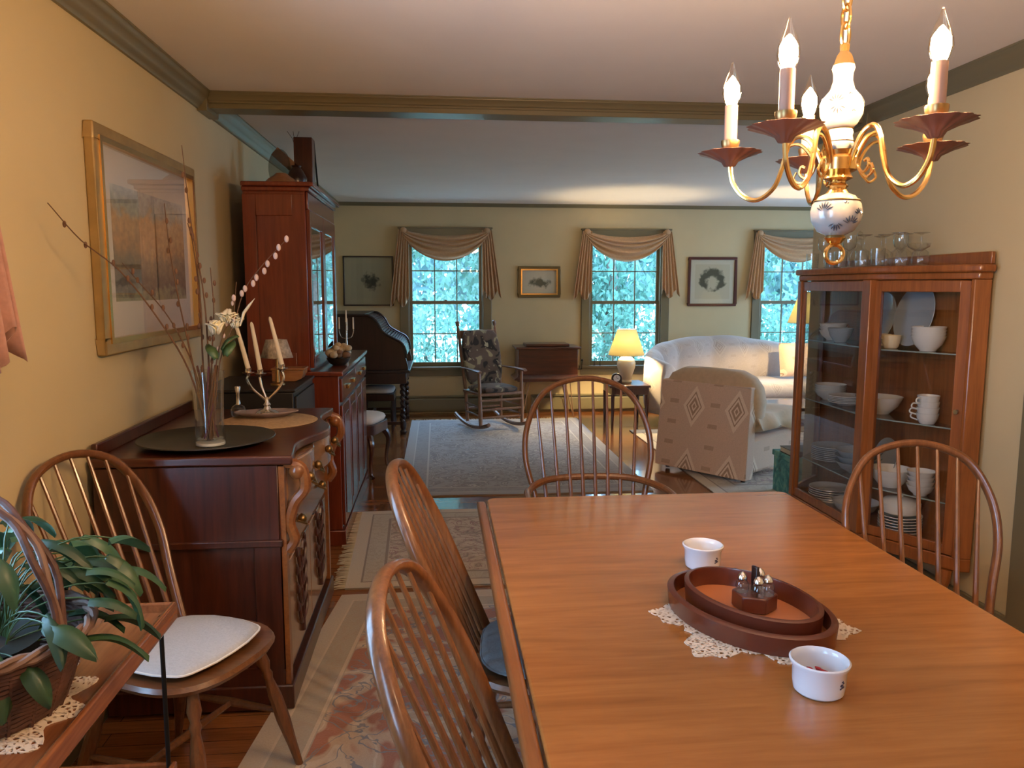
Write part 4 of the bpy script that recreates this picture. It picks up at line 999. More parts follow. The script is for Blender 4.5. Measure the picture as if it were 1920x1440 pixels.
fabric_mat('sofa_fabric', (.50, .44, .41), (.55, .49, .45), (.43, .36, .32))
t = thing('sofa', 'long pale patterned sofa with curved channelled back below the right windows', 'sofa', (2.28, 8.35, .0)) 
N_ = 60
def backline(u):   # plan curve of the back: starts as left arm curving round to the wall side
    pts = [(.12, -.42), (.02, -.12), (.10, .14), (.38, .36), (.85, .46), (1.4, .48), (2.0, .46), (2.45, .36), (2.75, .12)]
    f = u * (len(pts) - 1); i = min(int(f), len(pts) - 2); k = f - i; k = k * k * (3 - 2 * k) * .5 + k * .5
    return (pts[i][0] + (pts[i + 1][0] - pts[i][0]) * k, pts[i][1] + (pts[i + 1][1] - pts[i][1]) * k)
sp = spline([(.12, -.42, 0), (.02, -.12, 0), (.10, .14, 0), (.38, .36, 0), (.85, .46, 0), (1.4, .48, 0), (2.0, .46, 0), (2.45, .36, 0), (2.75, .12, 0)], 7)
rings = []
for i, p in enumerate(sp):
    u = i / (len(sp) - 1); q = sp[min(i + 1, len(sp) - 1)]; r = sp[max(i - 1, 0)]
    d = (Vector(q) - Vector(r)).normalized(); nrm = Vector((-d.y, d.x, 0))       # outward
    top = .64 + .285 * math.exp(-((u - .53) / (.38 if u < .53 else .26))**2); pad = .05 * abs(math.sin(u * PI * 8))**.6; top += .012 * abs(math.sin(u * PI * 8))
    prof = [(.0, .30), (-.13 - pad * .5, .42), (-.14 - pad, top - .18), (-.12 - pad, top - .06), (-.06, top), (.02, top), (.06, top - .05), (.06, .12), (.0, .12)]
    rings.append([tuple(Vector(p) + nrm * a + Vector((0, 0, z))) for a, z in prof])
obj('back', MB().loft(rings), 'sofa_fabric', t, sub=1, angle=80)
seat = [(.14, -.40), (.10, -.10), (.18, .10), (.42, .28), (.85, .36), (1.4, .38), (2.0, .36), (2.4, .26), (2.62, .05), (2.55, -.25), (2.1, -.42), (1.4, -.38), (.8, -.42), (.3, -.48)]
so = spline([(x, y, 0) for x, y in seat + seat[:1]], 4)[:-1]
cs = Vector((1.35, 0, 0))
def RS(k, z): return [tuple(cs + (Vector(p) - cs) * k + Vector((0, 0, z))) for p in so]
obj('seat_base', MB().loft([RS(.97, .10), RS(.97, .30)]), 'sofa_fabric', t)
obj('seat_cushion', MB().loft([RS(.95, .30), RS(1.0, .335), RS(1.01, .38), RS(.99, .43), RS(.93, .455), RS(.5, .465)]), 'sofa_fabric', t, angle=80)
for x, y in ((.25, -.38), (2.45, -.25), (.9, .38), (2.0, .38)): obj('foot', MB().cyl((x, y, 0), (x, y, .10), .02, .03), 'dark_wood', t)
def pillow(label, loc, rz, w, h, mat, tilt=.25):
    def f(u, v):
        a, b_ = (u - .5) * 2, (v - .5) * 2; k = (1 - a**4) * (1 - b_**4)
        return a, b_, k
    mb = MB()
    for s in (-1, 1):
        mb.grid(lambda u, v, s=s: ((u - .5) * w * (1 - .06 * abs(2 * v - 1)**2 * 0), s * .065 * ((1 - (2 * u - 1)**4) * (1 - (2 * v - 1)**4))**.6, (v - .5) * h), 14, 14, M=TR((0, 0, h / 2 + .02), rx=-tilt))
    return single('throw_pillow', mb, mat, label, 'pillow', loc, rz)
pillow('tan striped square pillow at the right end of the sofa', (4.02, 8.36, .47), R_(0), .42, .38, 'southwest_fabric', .2)

# ---------------------------------------------------------------- slipper chair in front of sofa
t = thing('lounge_chair', 'tan southwestern patterned armless chair seen from behind with draped seat', 'armchair', (2.36, 6.08, .0105), math.atan2(.6, .8))
# local +x = facing
def rb(x0, x1, y0, y1, z0, z1): return MB().box(x0, x1, y0, y1, z0, z1)
bk = MB()
bk.loft([[( -.42 + a * .06, y * .42 * (1 - .03 * a), .03 + .70 * a) for y in (-1, -.98, -.5, 0, .5, .98, 1)] + [(-.31 + a * .04, y * .42 * (1 - .03 * a), .03 + .70 * a) for y in (1, .98, .5, 0, -.5, -.98, -1)] for a in (0, .1, .3, .5, .7, .9, .97, 1)])
obj('back', bk, 'southwest_fabric', t, bevel=.02, angle=60, seg=3)
obj('seat_base', rb(-.33, .36, -.40, .40, .06, .34), 'southwest_fabric', t, bevel=.03, seg=3)
plain('throw_cloth', (.60, .42, .26), .95, var=.06, vscale=30, sheen=.3)
def cush(cx, cy, cz, sx, sy, sz, M=None, e=.5):
    n = 24; rings = []
    for k in range(9):
        ph = -PI / 2 + PI * k / 8; c = abs(math.cos(ph))**e; z = math.copysign(abs(math.sin(ph))**.8, math.sin(ph))
        rings.append([(cx + sx * c * math.copysign(abs(math.cos(2 * PI * i / n))**.45, math.cos(2 * PI * i / n)), cy + sy * c * math.copysign(abs(math.sin(2 * PI * i / n))**.45, math.sin(2 * PI * i / n)), cz + sz * z) for i in range(n)])
    return MB().loft(rings, M=M)
obj('back_cushion', cush(0, 0, 0, .11, .43, .25, M=TR((-.235, -.01, .60), ry=-.10)), 'throw_cloth', t, angle=80)
obj('seat_cushion', cush(.08, 0, .42, .36, .40, .09), 'throw_cloth', t, angle=80)
def drape(u, v):
    x = -.28 + .74 * u; s = (v - .5) * 2
    y = s * .47; ed = max(0, abs(s) - .86) / .14
    z = .525 - .02 * s * s - .10 * ed - .015 * math.sin(u * 14) * ed - max(0, u - .88) * 1.1
    return (x + .012 * math.sin(v * 20) * max(0, u - .8) * 4, y + .02 * math.sin(u * 18) * ed, z + .008 * math.sin(u * 9 + v * 7))
obj('throw', MB().grid(drape, 30, 30), 'throw_cloth', t, solid=.006, angle=180)
for x, y in ((-.33, -.35), (-.33, .35), (.30, -.35), (.30, .35)): obj('foot', MB().cyl((x, y, 0), (x, y, .062), .018, .024), 'dark_wood', t)

# storage box and coffee table near the chair
def teal_mat():
    m, N, L, b = new_mat('teal_print'); setp(b, .5)
    f = noise(N, L, coords(N, L), 9, 3, .5, 1.5)
    L.new(ramp(N, L, f, [(.35, (.02, .13, .12)), (.5, (.05, .28, .25)), (.62, (.16, .42, .34)), (.75, (.30, .45, .25))]), b.inputs['Base Color'])
teal_mat()
t = thing('storage_box', 'teal green printed storage box on the floor left of the glass cabinet', 'box', (2.66, 5.22, .0105))
obj('body', MB().box(-.22, .22, -.16, .16, 0, .26), 'teal_print', t, bevel=.006)
obj('lid', MB().box(-.23, .23, -.17, .17, .26, .30), 'teal_print', t, bevel=.006)
t = thing('book', 'dark bound book with pale lettering lying on the teal storage box', 'book', (2.62, 5.20, .311))
plain('book_dark', (.03, .012, .008), .5); plain('pale_ink', (.6, .55, .42), .6)
obj('cover', MB().box(-.17, .17, -.11, .11, 0, .003).box(-.17, .17, -.11, .11, .037, .04).box(-.17, .17, -.113, -.11, 0, .04), 'book_dark', t)
obj('pages', MB().box(-.165, .165, -.108, .105, .0035, .0365), 'cream', t)
mk = MB(); rn = random.Random(2); x = -.10
while x < .12:
    w = .006 + rn.random() * .012; mk.box(x, x + w, -.1145, -.1132, .013, .027); x += w + .005
obj('lettering', mk, 'pale_ink', t)
t = thing('coffee_table', 'low dark wooden coffee table between the sofa and the patterned chair', 'table', (3.45, 6.95, .0105))
obj('tabletop', MB().prism(rrect(-.45, .45, -.28, .28, .06), .36, .39), 'dark_wood', t, bevel=.006)
for x in (-.36, .36):
    for y in (-.2, .2): obj('leg', MB().tube([(x, y, .36), (x * 1.05, y * 1.05, 0)], [.022, .014], 8), 'dark_wood', t)

# ---------------------------------------------------------------- end table and lamp
t = thing('end_table', 'small dark red square end table holding the lit lamp', 'table', (2.02, 8.20, 0))
obj('tabletop', MB().box(-.23, .21, -.25, .25, .435, .458), 'mahogany', t, bevel=.004)
obj('apron', MB().box(-.20, .20, -.21, .21, .355, .435), 'mahogany', t, bevel=.003)
obj('drawer', MB().box(-.15, .15, -.216, -.21, .37, .425), 'mahogany', t)
for x in (-.185, .185):
    for y in (-.195, .195): obj('leg', MB().tube([(x, y, .36), (x, y, 0)], [.020, .013], 4), 'mahogany', t, angle=20)
m, N, L, b = new_mat('lit_shade'); setp(b, .9); out = N['Material Output']
tl = N.new('ShaderNodeBsdfTranslucent'); tl.inputs['Color'].default_value = (1.0, .94, .64, 1); b.inputs['Base Color'].default_value = (.9, .84, .6, 1)
mx = N.new('ShaderNodeMixShader'); mx.inputs[0].default_value = .85
L.new(b.outputs[0], mx.inputs[1]); L.new(tl.outputs[0], mx.inputs[2]); L.new(mx.outputs[0], out.inputs['Surface'])
emit('lamp_bulb', (1.0, .72, .36), LAMP_W)
plain('lamp_ceramic', (.70, .62, .46), .25, coat=.3)
def table_lamp(label, loc, s=1.0, floor_pole=0.):
    t = thing('table_lamp' if not floor_pole else 'floor_lamp', label, 'lamp', loc)
    z = floor_pole
    if floor_pole:
        obj('base', MB().lathe([(.14, 0), (.14, .012), (.03, .03), (.012, .04)], n=28), 'old_brass', t)
        obj('pole', MB().cyl((0, 0, .03), (0, 0, z + .30), .010), 'old_brass', t)
    else:
        obj('base', MB().lathe([(.06, 0), (.065, .01), (.055, .03), (.068, .08), (.098, .17), (.100, .215), (.085, .255), (.05, .28), (.03, .29), (.028, .305)], n=32), 'lamp_ceramic', t)
    zs = z + .30 if not floor_pole else z
    obj('socket', MB().lathe([(.016, zs), (.016, zs + .05), (.01, zs + .06)], n=14), 'brass', t)
    obj('bulb', MB().ball((0, 0, zs + .10), .030, 14, sc=(1, 1, 1.25)), 'lamp_bulb', t)
    obj('lamp_shade', MB().lathe([(.195 * s, zs), (.100 * s, zs + .275 * s)], n=40, cap=False), 'lit_shade', t, solid=.002)
    obj('shade_ring', MB().tube([(.195 * s * math.cos(k * PI / 20), .195 * s * math.sin(k * PI / 20), zs) for k in range(40)], .003, 6, closed=True).tube([(.100 * s * math.cos(k * PI / 20), .100 * s * math.sin(k * PI / 20), zs + .275 * s) for k in range(40)], .003, 6, closed=True), 'cream', t)
    return t
table_lamp('lit lamp with yellow shade and cream ginger jar base on the end table', (2.03, 8.24, .459))
table_lamp('lit floor lamp with pale shade beyond the glass cabinet, right of the sofa', (3.80, 7.66, .0105), 1.12, 1.115)
t = thing('mantel_clock', 'small arched wooden clock on the end table left of the lamp', 'clock', (1.89, 8.08, .4592), R_(-10))
arc = [(-.055, 0), (.055, 0), (.055, .06)] + [(.055 * math.cos(k * PI / 10), .07 + .05 * math.sin(k * PI / 10)) for k in range(11)] + [(-.055, .06)]
obj('case', MB().xprism(arc, -.025, .025), 'dark_wood', t, bevel=.003)
obj('dial', MB().cyl((0, -.026, .068), (0, -.029, .068), .036, .036, 24), 'porcelain', t)
obj('hand', MB().box(-.0015, .0015, -.031, -.0292, .068, .095).box(0, .018, -.031, -.0292, .066, .069), 'black_paint', t)
# outlet on the far wall beyond the end table
t = thing('wall_outlet', 'white electric outlet on the far wall behind the end table', 'outlet', (2.46, YF, .30))
obj('plate', MB().box(-.035, .035, -.007, 0, -.055, .055), 'porcelain', t, bevel=.002)
obj('plug', MB().box(-.014, .014, -.03, -.007, .0, .035), 'porcelain', t, bevel=.003)

# ---------------------------------------------------------------- rocking chair
def camo_mat():
    m, N, L, b = new_mat('floral_upholstery'); setp(b, .9, sheen=.2)
    f = noise(N, L, coords(N, L), 6.0, 2, .5, 1.2); g = noise(N, L, coords(N, L, loc=(3, 1, 2)), 11, 2, .5, 1.0)
    v = N.new('ShaderNodeTexVoronoi'); v.inputs['Scale'].default_value = 9; v.feature = 'DISTANCE_TO_EDGE'; L.new(coords(N, L), v.inputs['Vector'])
    c = ramp(N, L, f, [(0, (.02, .015, .012)), (.42, (.02, .015, .012)), (.44, (.10, .07, .05)), (.60, (.13, .09, .07)), (.62, (.34, .29, .17))], 'LINEAR')
    c = mixc(N, L, math_(N, L, 'GREATER_THAN', g, .64), c, (.40, .36, .24))
    L.new(c, b.inputs['Base Color'])
camo_mat()
t = thing('rocking_chair', 'wooden rocking chair with dark floral cushions in front of the left window', 'rocking chair', (.56, 8.15, 0), R_(-68))
bx = -.20
for s in (-1, 1):
    rk = []
    for k in range(17):
        x = -.42 + .84 * k / 16; rk.append((x, s * .235, .036 + .42 * x * x))
    obj('rocker', MB().tube(rk, .018, 8, sx=1.1), 'rocker_wood', t)
    obj('back_post', MB().tube([(bx + .02, s * .20, .06), (bx, s * .21, .40), (bx - .10, s * .215, .75), (bx - .17, s * .22, 1.04), (bx - .175, s * .22, 1.06), (bx - .18, s * .22, 1.075), (bx - .19, s * .22, 1.11), (bx - .192, s * .22, 1.125)], [.017, .019, .018, .015, .010, .020, .024, .008], 10), 'rocker_wood', t)
    obj('leg', MB().tube([(.24, s * .24, .055), (.23, s * .24, .20), (.22, s * .24, .40), (.21, s * .245, .62)], [.018, .023, .018, .016], 10), 'rocker_wood', t)
    obj('armrest', MB().tube([(bx - .07, s * .225, .63), (.05, s * .25, .635), (.23, s * .26, .63), (.27, s * .262, .625)], [.016, .022, .032, .022], 10, sx=.5), 'rocker_wood', t)
    for zz in (.17, .26): obj('stretcher', MB().tube([(bx + .015, s * .212, zz), (.235, s * .24, zz)], .010, 8), 'rocker_wood', t)
for zz in (.15, .235, .33): obj('front_rung', MB().tube([(.235, -.24, zz), (.235, 0, zz), (.235, .24, zz)], [.010, .015, .010], 8), 'rocker_wood', t)
obj('rear_rung', MB().tube([(bx + .015, -.21, .2), (bx + .015, .21, .2)], .010, 8), 'rocker_wood', t)
obj('seat_frame', MB().box(bx, .24, -.245, .245, .375, .405), 'rocker_wood', t, bevel=.008)
obj('head_rail', MB().box(bx - .175, bx - .145, -.21, .21, .93, 1.02), 'rocker_wood', t, bevel=.006)
obj('seat_cushion', cush(.03, 0, .43, .225, .225, .035), 'floral_upholstery', t, angle=80)
obj('back_cushion', cush(0, 0, 0, .038, .222, .305, M=TR((bx - .035, 0, .735), ry=-R_(15)), e=.28), 'floral_upholstery', t, angle=80)

# ---------------------------------------------------------------- crank cabinet on thin legs
t = thing('crank_cabinet', 'dark red wooden chest with side crank on thin metal legs between the windows', 'cabinet', (1.24, 8.88, 0))
obj('body', MB().box(-.34, .34, -.20, .20, .50, .79), 'mahogany_x', t, bevel=.004)
obj('lid', MB().box(-.37, .37, -.23, .22, .79, .815).box(-.25, .25, -.16, .16, .815, .845), 'mahogany_x', t, bevel=.006)
obj('flared_base', MB().loft([[(x * k, y * k2, z) for x, y in ((-.34, -.20), (.34, -.20), (.34, .20), (-.34, .20))] for k, k2, z in ((1.0, 1.0, .50), (1.03, 1.05, .475), (1.13, 1.14, .455), (1.13, 1.14, .44), (1.02, 1.0, .44), (1.02, 1.0, .42))]), 'mahogany_x', t, angle=30)
obj('crank', MB().tube([(.34, .0, .54), (.42, .0, .54), (.42, -.03, .64)], .006, 8).ball((.42, -.03, .645), .014, 8), 'black_iron', t)
for sx in (-1, 1):
    for sy in (-1, 1):
        obj('leg', MB().tube([(sx * .26, sy * .14, .42), (sx * .30, sy * .18, .0)], .0055, 6).tube([(sx * .20, sy * .14, .42), (sx * .30, sy * .18, .0)], .0055, 6), 'rocker_wood', t)

# ---------------------------------------------------------------- roll-top desk
t = thing('rolltop_desk', 'dark roll top desk with S-curved side and twisted legs by the left window', 'desk', (-1.13, 7.80, 0))
S = spline([(.04, 1.20, 0), (.38, 1.20, 0), (.46, 1.19, 0), (.53, 1.13, 0), (.58, 1.04, 0), (.68, .975, 0), (.76, .93, 0), (.80, .86, 0), (.81, .78, 0)], 4)
S2 = [(p[0], p[1]) for p in S]
prof = [(.02, .66), (.02, 1.20)] + S2 + [(.83, .70), (.83, .66)]
for y in (0, 1.02): obj('side_panel', MB().xprism(prof, y, y + .035), 'dark_wood', t, bevel=.004)
slat = MB()
for i in range(1, len(S2) - 1):
    x, z = S2[i]; slat.tube([(x - .012, .036, z - .012), (x - .012, 1.018, z - .012)], .013, 6)
obj('tambour', slat, 'dark_wood', t)
for y in (-.012, 1.067): obj('rim_moulding', MB().tube([(x + .004, y, z + .006) for x, z in S2], .013, 8), 'dark_wood', t)
obj('top', MB().box(.0, .42, -.015, 1.07, 1.20, 1.222), 'dark_wood', t, bevel=.004)
obj('writing_bed', MB().box(0, .85, -.02, 1.075, .63, .66).box(.02, .81, .0, 1.05, .52, .63), 'dark_wood', t, bevel=.005)
for x in (.05, .77):
    for y in (.04, 1.01):
        tw = MB(); pts = []
        for k in range(60):
            z = .52 - .40 * k / 59; pts.append((x + .010 * math.cos(k * .75), y + .010 * math.sin(k * .75), z))
        tw.tube(pts, .021, 8).lathe([(.03, .0), (.034, .03), (.022, .05), (.032, .08), (.03, .13)], (x, y, 0), 12)
        obj('twisted_leg', tw, 'dark_wood', t)
obj('foot_rail', MB().box(.03, .79, .03, .05, .10, .13).box(.03, .79, 1.0, 1.02, .10, .13).box(.40, .43, .03, 1.02, .10, .13), 'dark_wood', t)
t = thing('desk_stool', 'dark stool with grey padded seat pushed beneath the roll top desk', 'stool', (-.62, 8.12, 0))
obj('pad', cush(0, 0, .43, .17, .20, .035), 'cushion_grey', t, angle=80)
obj('frame', MB().box(-.17, .17, -.20, .20, .33, .40), 'dark_wood', t, bevel=.004)
for x in (-.15, .15):
    for y in (-.18, .18): obj('leg', MB().tube([(x, y, .34), (x, y, 0)], [.02, .015], 8), 'dark_wood', t)
# side chair with pale seat
t = thing('side_chair', 'small wooden stool with rounded cream seat and curved legs beyond the bookcase', 'chair', (-.66, 6.22, 0), R_(-15))
obj('seat_pad', cush(0, 0, .445, .21, .21, .05, e=.7), 'mat_white', t, angle=80)
obj('seat_frame', MB().prism(rrect(-.215, .215, -.215, .215, .09), .34, .42), 'mahogany', t, bevel=.006)
for sx in (-1, 1):
    for sy in (-1, 1):
        obj('leg', MB().tube(spline([(sx * .16, sy * .16, .36), (sx * .20, sy * .20, .26), (sx * .185, sy * .185, .12), (sx * .19, sy * .19, .03), (sx * .215, sy * .215, .012)], 5), [.026, .027, .028, .026, .024, .022, .020, .018, .016, .015, .014, .013, .012, .012, .012, .012, .012, .012, .012, .013, .014], 8), 'mahogany', t)
# narrow mirror on the left wall beyond the bookcase
t = thing('wall_mirror', 'narrow dark framed mirror on the left wall beyond the bookcase', 'mirror', (XL, 6.45, 1.62), PI / 2)
obj('frame', MB().box(-.27, -.23, -.05, 0, -.42, .42).box(.23, .27, -.05, 0, -.42, .42).box(-.23, .23, -.05, 0, .38, .42).box(-.23, .23, -.05, 0, -.42, -.38), 'frame_dark', t, bevel=.006)
plain('mirror_glass', (.7, .7, .7), .03, 1.0); obj('pane', MB().box(-.23, .23, -.02, -.01, -.38, .38), 'mirror_glass', t)

# curled iron hooks standing on the sill of the middle window
for i, x in enumerate((1.86, 1.93)):
    single('iron_hook', MB().lathe([(.014, 0), (.014, .004), (.0005, .005)], n=12).tube(spline([(0, 0, 0), (0, 0, .05), (.012, 0, .085), (.028, 0, .085), (.032, 0, .068), (.022, 0, .060)], 5), .004, 6), 'black_iron',
        ('left' if i == 0 else 'right') + ' small curled black iron ornament on the middle window sill', 'ornament', (x, YF - .02, WZ0 + .0005), group='iron ornaments on the sill')

# ---------------------------------------------------------------- things on the sideboard
SZ = .9195
single('serving_tray', MB().lathe([(.15, 0), (.16, .004), (.225, .020), (.238, .024), (.236, .027), (.20, .018), (.155, .0095), (.0005, .009)], n=48), 'pewter', 'large round dark pewter tray on the sideboard under the glass vase', 'tray', (-.835, 2.86, SZ), sub=0)
t = thing('flower_vase', 'clear cylindrical glass vase standing on the round dark tray', 'vase', (-.805, 2.795, SZ + .0105))
VB = .0
obj('glass_wall', MB().lathe([(.050, 0), (.052, .004), (.048, .10), (.052, .20), (.058, .262), (.0555, .263), (.0495, .20), (.0455, .10), (.046, .022), (.0005, .018)], n=36), 'clear_glass', t, angle=60)
glass_thin('water', (.80, .84, .80), 1.0, .03); plain('clear_base', (.7, .72, .68), .05, spec=.8)
obj('glass_foot', MB().lathe([(.0505, .001), (.051, .004), (.049, .010), (.0005, .012)], n=36), 'clear_base', t)
plain('twig', (.12, .06, .03), .8); plain('catkin', (.55, .42, .38), .95); plain('bud', (.14, .07, .04), .8)
plain('petal', (.80, .76, .58), .7); plain('leaf_green', (.05, .10, .035), .4, var=.3)
plain('plum_stem', (.10, .03, .06), .7)
t = thing('branch_bouquet', 'bouquet of bare budding branches, catkins and cream blooms in the glass vase', 'bouquet', (-.805, 2.795, SZ + .03))
O = Vector((-.805, 2.795, SZ + .03))
def W(*p): return tuple(Vector(p) - O)
def branch(pts, r0, r1, buds=0, bmat=None, bs=.008, seed=0, n=5):
    q = spline([W(*p) for p in pts], n); m = len(q); o = obj('branch', MB().tube(q, [r0 + (r1 - r0) * i / (m - 1) for i in range(m)], 7), 'twig', t)
    if buds:
        rn = random.Random(seed)
        for i in range(buds):
            k = int(m * (.35 + .6 * i / buds)); a = rn.random() * 6.28; c = Vector(q[min(k, m - 1)])
            d = Vector((math.cos(a), math.sin(a) * .6, .6)) * bs * 1.1
            obj('bud', MB().ball(c + d, bs, 8, sc=(.7, .7, 1.3)), bmat or 'bud', o)
    return o
branch([(-.80, 2.78, .95), (-.85, 2.74, 1.20), (-.915, 2.66, 1.38), (-.985, 2.56, 1.53), (-1.05, 2.45, 1.62), (-1.10, 2.37, 1.72)], .0035, .0015, 6, seed=1)
branch([(-.80, 2.80, .95), (-.80, 2.80, 1.20), (-.80, 2.78, 1.45), (-.825, 2.76, 1.70), (-.84, 2.75, 1.95)], .0040, .0012, 9, seed=2)
branch([(-.81, 2.80, .95), (-.82, 2.80, 1.22), (-.815, 2.79, 1.42), (-.83, 2.79, 1.62), (-.845, 2.79, 1.70)], .0040, .0015, 10, seed=3)
branch([(-.81, 2.78, .95), (-.845, 2.77, 1.22), (-.875, 2.76, 1.42), (-.895, 2.75, 1.60), (-.905, 2.75, 1.76)], .0035, .0012, 8, seed=4)
branch([(-.80, 2.79, .95), (-.84, 2.77, 1.20), (-.90, 2.72, 1.38), (-.97, 2.66, 1.50), (-1.01, 2.64, 1.56)], .0030, .0012, 6, seed=5)
branch([(-.80, 2.79, .95), (-.79, 2.80, 1.22), (-.775, 2.80, 1.40), (-.78, 2.80, 1.55)], .0035, .0015, 5, seed=6)
branch([(-.80, 2.80, .95), (-.775, 2.79, 1.20), (-.735, 2.77, 1.33), (-.70, 2.76, 1.38), (-.685, 2.76, 1.50)], .0025, .0010, 5, 'catkin', .007, seed=7)
wl = branch([(-.80, 2.80, .95), (-.76, 2.79, 1.22), (-.70, 2.77, 1.36), (-.66, 2.76, 1.47), (-.60, 2.75, 1.55), (-.515, 2.75, 1.64)], .0025, .0010, 0)
mb = MB()
for i, (u, v) in enumerate(((532, 453), (522, 470), (511, 473), (506, 489), (492, 497), (484, 511), (474, 522), (463, 530), (465, 543), (454, 562))):
    k = i / 9; c = W(-.514 - .175 * k, 2.75, 1.64 - .20 * k - .02 * math.sin(PI * k)); obj('catkin', MB().ball(Vector(c) + Vector((.004 * (-1)**i, 0, .006)), .0095, 10, sc=(.8, .8, 1.25)), 'catkin', wl)
def bloom(c, r, mat='petal', n=9, name='bloom'):
    mb = MB(); rn = random.Random(int(c[0] * 1000)); C0 = Vector(W(*c))
    for k in range(n):
        a = 2 * PI * k / n + rn.random() * .4; e = .7 + .7 * rn.random(); M = Matrix.Translation(C0) @ Matrix.Rotation(a, 4, 'Z') @ Matrix.Rotation(-e, 4, 'Y')
        mb.grid(lambda u, v: (r * 1.2 * u, (v - .5) * r * 1.1 * math.sin(PI * (.15 + .8 * u)), .25 * r * math.sin(PI * u) - .15 * r * (2 * v - 1)**2), 5, 4, M=M)
    return obj(name, mb, mat, t, solid=.0012, angle=180)
bloom((-.725, 2.77, 1.36), .042); bloom((-.755, 2.74, 1.325), .040); bloom((-.70, 2.78, 1.345), .035)
obj('calla_tip', MB().tube([W(-.68, 2.77, 1.35), W(-.665, 2.765, 1.395), W(-.645, 2.76, 1.42), W(-.625, 2.76, 1.445)], [.004, .011, .009, .001], 10, sx=.5), 'petal', t)
for c, a in (((-.75, 2.77, 1.27), .2), ((-.735, 2.76, 1.25), 1.2), ((-.76, 2.76, 1.24), 2.4)):
    M = Matrix.Translation(Vector(W(*c))) @ Matrix.Rotation(a, 4, 'Z') @ Matrix.Rotation(-.7, 4, 'Y')
    obj('leaf', MB().grid(lambda u, v: (.075 * u, (v - .5) * .048 * math.sin(PI * (.1 + .88 * u)), .012 * math.sin(PI * u) - .01 * abs(2 * v - 1)), 8, 4, M=M), 'leaf_green', t, solid=.001, angle=180)
for k in range(9):
    a = k * .7; obj('stem', MB().tube([W(-.805 + .028 * math.cos(a), 2.795 + .028 * math.sin(a), .955), W(-.805 + .012 * math.cos(a + 2), 2.795 + .012 * math.sin(a + 2), 1.06), W(-.805 + .035 * math.cos(a + 3), 2.795 + .030 * math.sin(a + 3), 1.21)], .0032, 6), 'plum_stem' if k % 3 == 0 else 'twig', t)

plain('woven_mat', (.46, .31, .17), .85, var=.15, vscale=70, bmp=.3); plain('mauve_dish', (.26, .20, .20), .55, var=.2, vscale=16)
single('round_placemat', MB().lathe([(.198, 0), (.20, .002), (.197, .004), (.0005, .004)], n=48), 'woven_mat', 'round tan woven placemat on the far half of the sideboard', 'placemat', (-.715, 3.33, SZ))
lf = []
for i in range(40):
    a = 2 * PI * i / 40; c, s = math.cos(a), math.sin(a); lf.append((.135 * math.copysign(abs(c)**1.25, c), .075 * s * (1 + .06 * math.cos(7 * a))))
t = thing('leaf_dish', 'mauve grey pointed leaf shaped dish under the candelabrum', 'dish', (-.745, 3.42, SZ + .0045), R_(8))
obj('dish', MB().loft([[(x * k, y * k, z) for x, y in lf] for k, z in ((.55, 0), (.6, .002), (.85, .014), (1, .022), (.985, .026), (.83, .019), (.5, .008), (.02, .008))]), 'mauve_dish', t, angle=80)
t = thing('candelabrum', 'silver three armed candelabrum with curved arms standing on the leaf dish', 'candelabrum', (-.745, 3.44, SZ + .0135), R_(5))
obj('base', MB().lathe([(.046, 0), (.05, .004), (.042, .012), (.018, .022), (.012, .034), (.016, .042), (.009, .052), (.008, .075)], n=28, wave=lambda a: 1 + .03 * math.cos(10 * a)), 'silver', t)
CUPS = [(-.070, -.02, .185), (-.026, .02, .175), (.068, 0, .198)]
for x, y, z in CUPS:
    ar = obj('arm', MB().tube(spline([(0, 0, .055), (x * .25, y * .3, .075), (x * .8, y * .8, .115), (x * 1.08, y, .155), (x, y, z - .012)], 6), .0052, 8), 'silver', t)
    obj('cup', MB().lathe([(.006, z - .014), (.010, z - .008), (.025, z), (.026, z + .003), (.012, z + .004), (.013, z + .018), (.0105, z + .018)], (x, y, 0), 20), 'silver', ar)
for i, ((x, y, z), nm) in enumerate(zip(CUPS, ('leftmost', 'middle', 'rightmost'))):
    M = Matrix.Translation((-.745, 3.44, SZ + .0135)) @ Matrix.Rotation(R_(5), 4, 'Z'); p = M @ Vector((x, y, z + .0185)); ln = (-.045, -.028, -.042)[i]
    t2 = thing('taper_candle', '%s of the three white tapers in the silver candelabrum' % nm, 'candle', tuple(p), 0, 'white tapers')
    obj('wax', MB().tube([(0, 0, 0), (ln * .5, 0, .10), (ln, 0, .195), (ln * 1.05, 0, .203), (ln * 1.07, 0, .207)], [.0105, .0095, .0075, .005, .002], 14), 'wax', t2)
    obj('wick', MB().tube([(ln * 1.07, 0, .205), (ln * 1.08, 0, .214)], .0010, 5), 'black_iron', t2)
t = thing('glass_bell', 'small round glass bottle with silver neck left of the candelabrum', 'bottle', (-.865, 3.43, SZ))
obj('body', MB().lathe([(.018, 0), (.030, .010), (.034, .030), (.026, .050), (.010, .060), (.0005, .061)], n=24), 'clear_glass', t, angle=60)
obj('neck', MB().lathe([(.010, .058), (.008, .075), (.007, .10), (.012, .135), (.011, .137), (.005, .13)], n=18), 'silver', t)

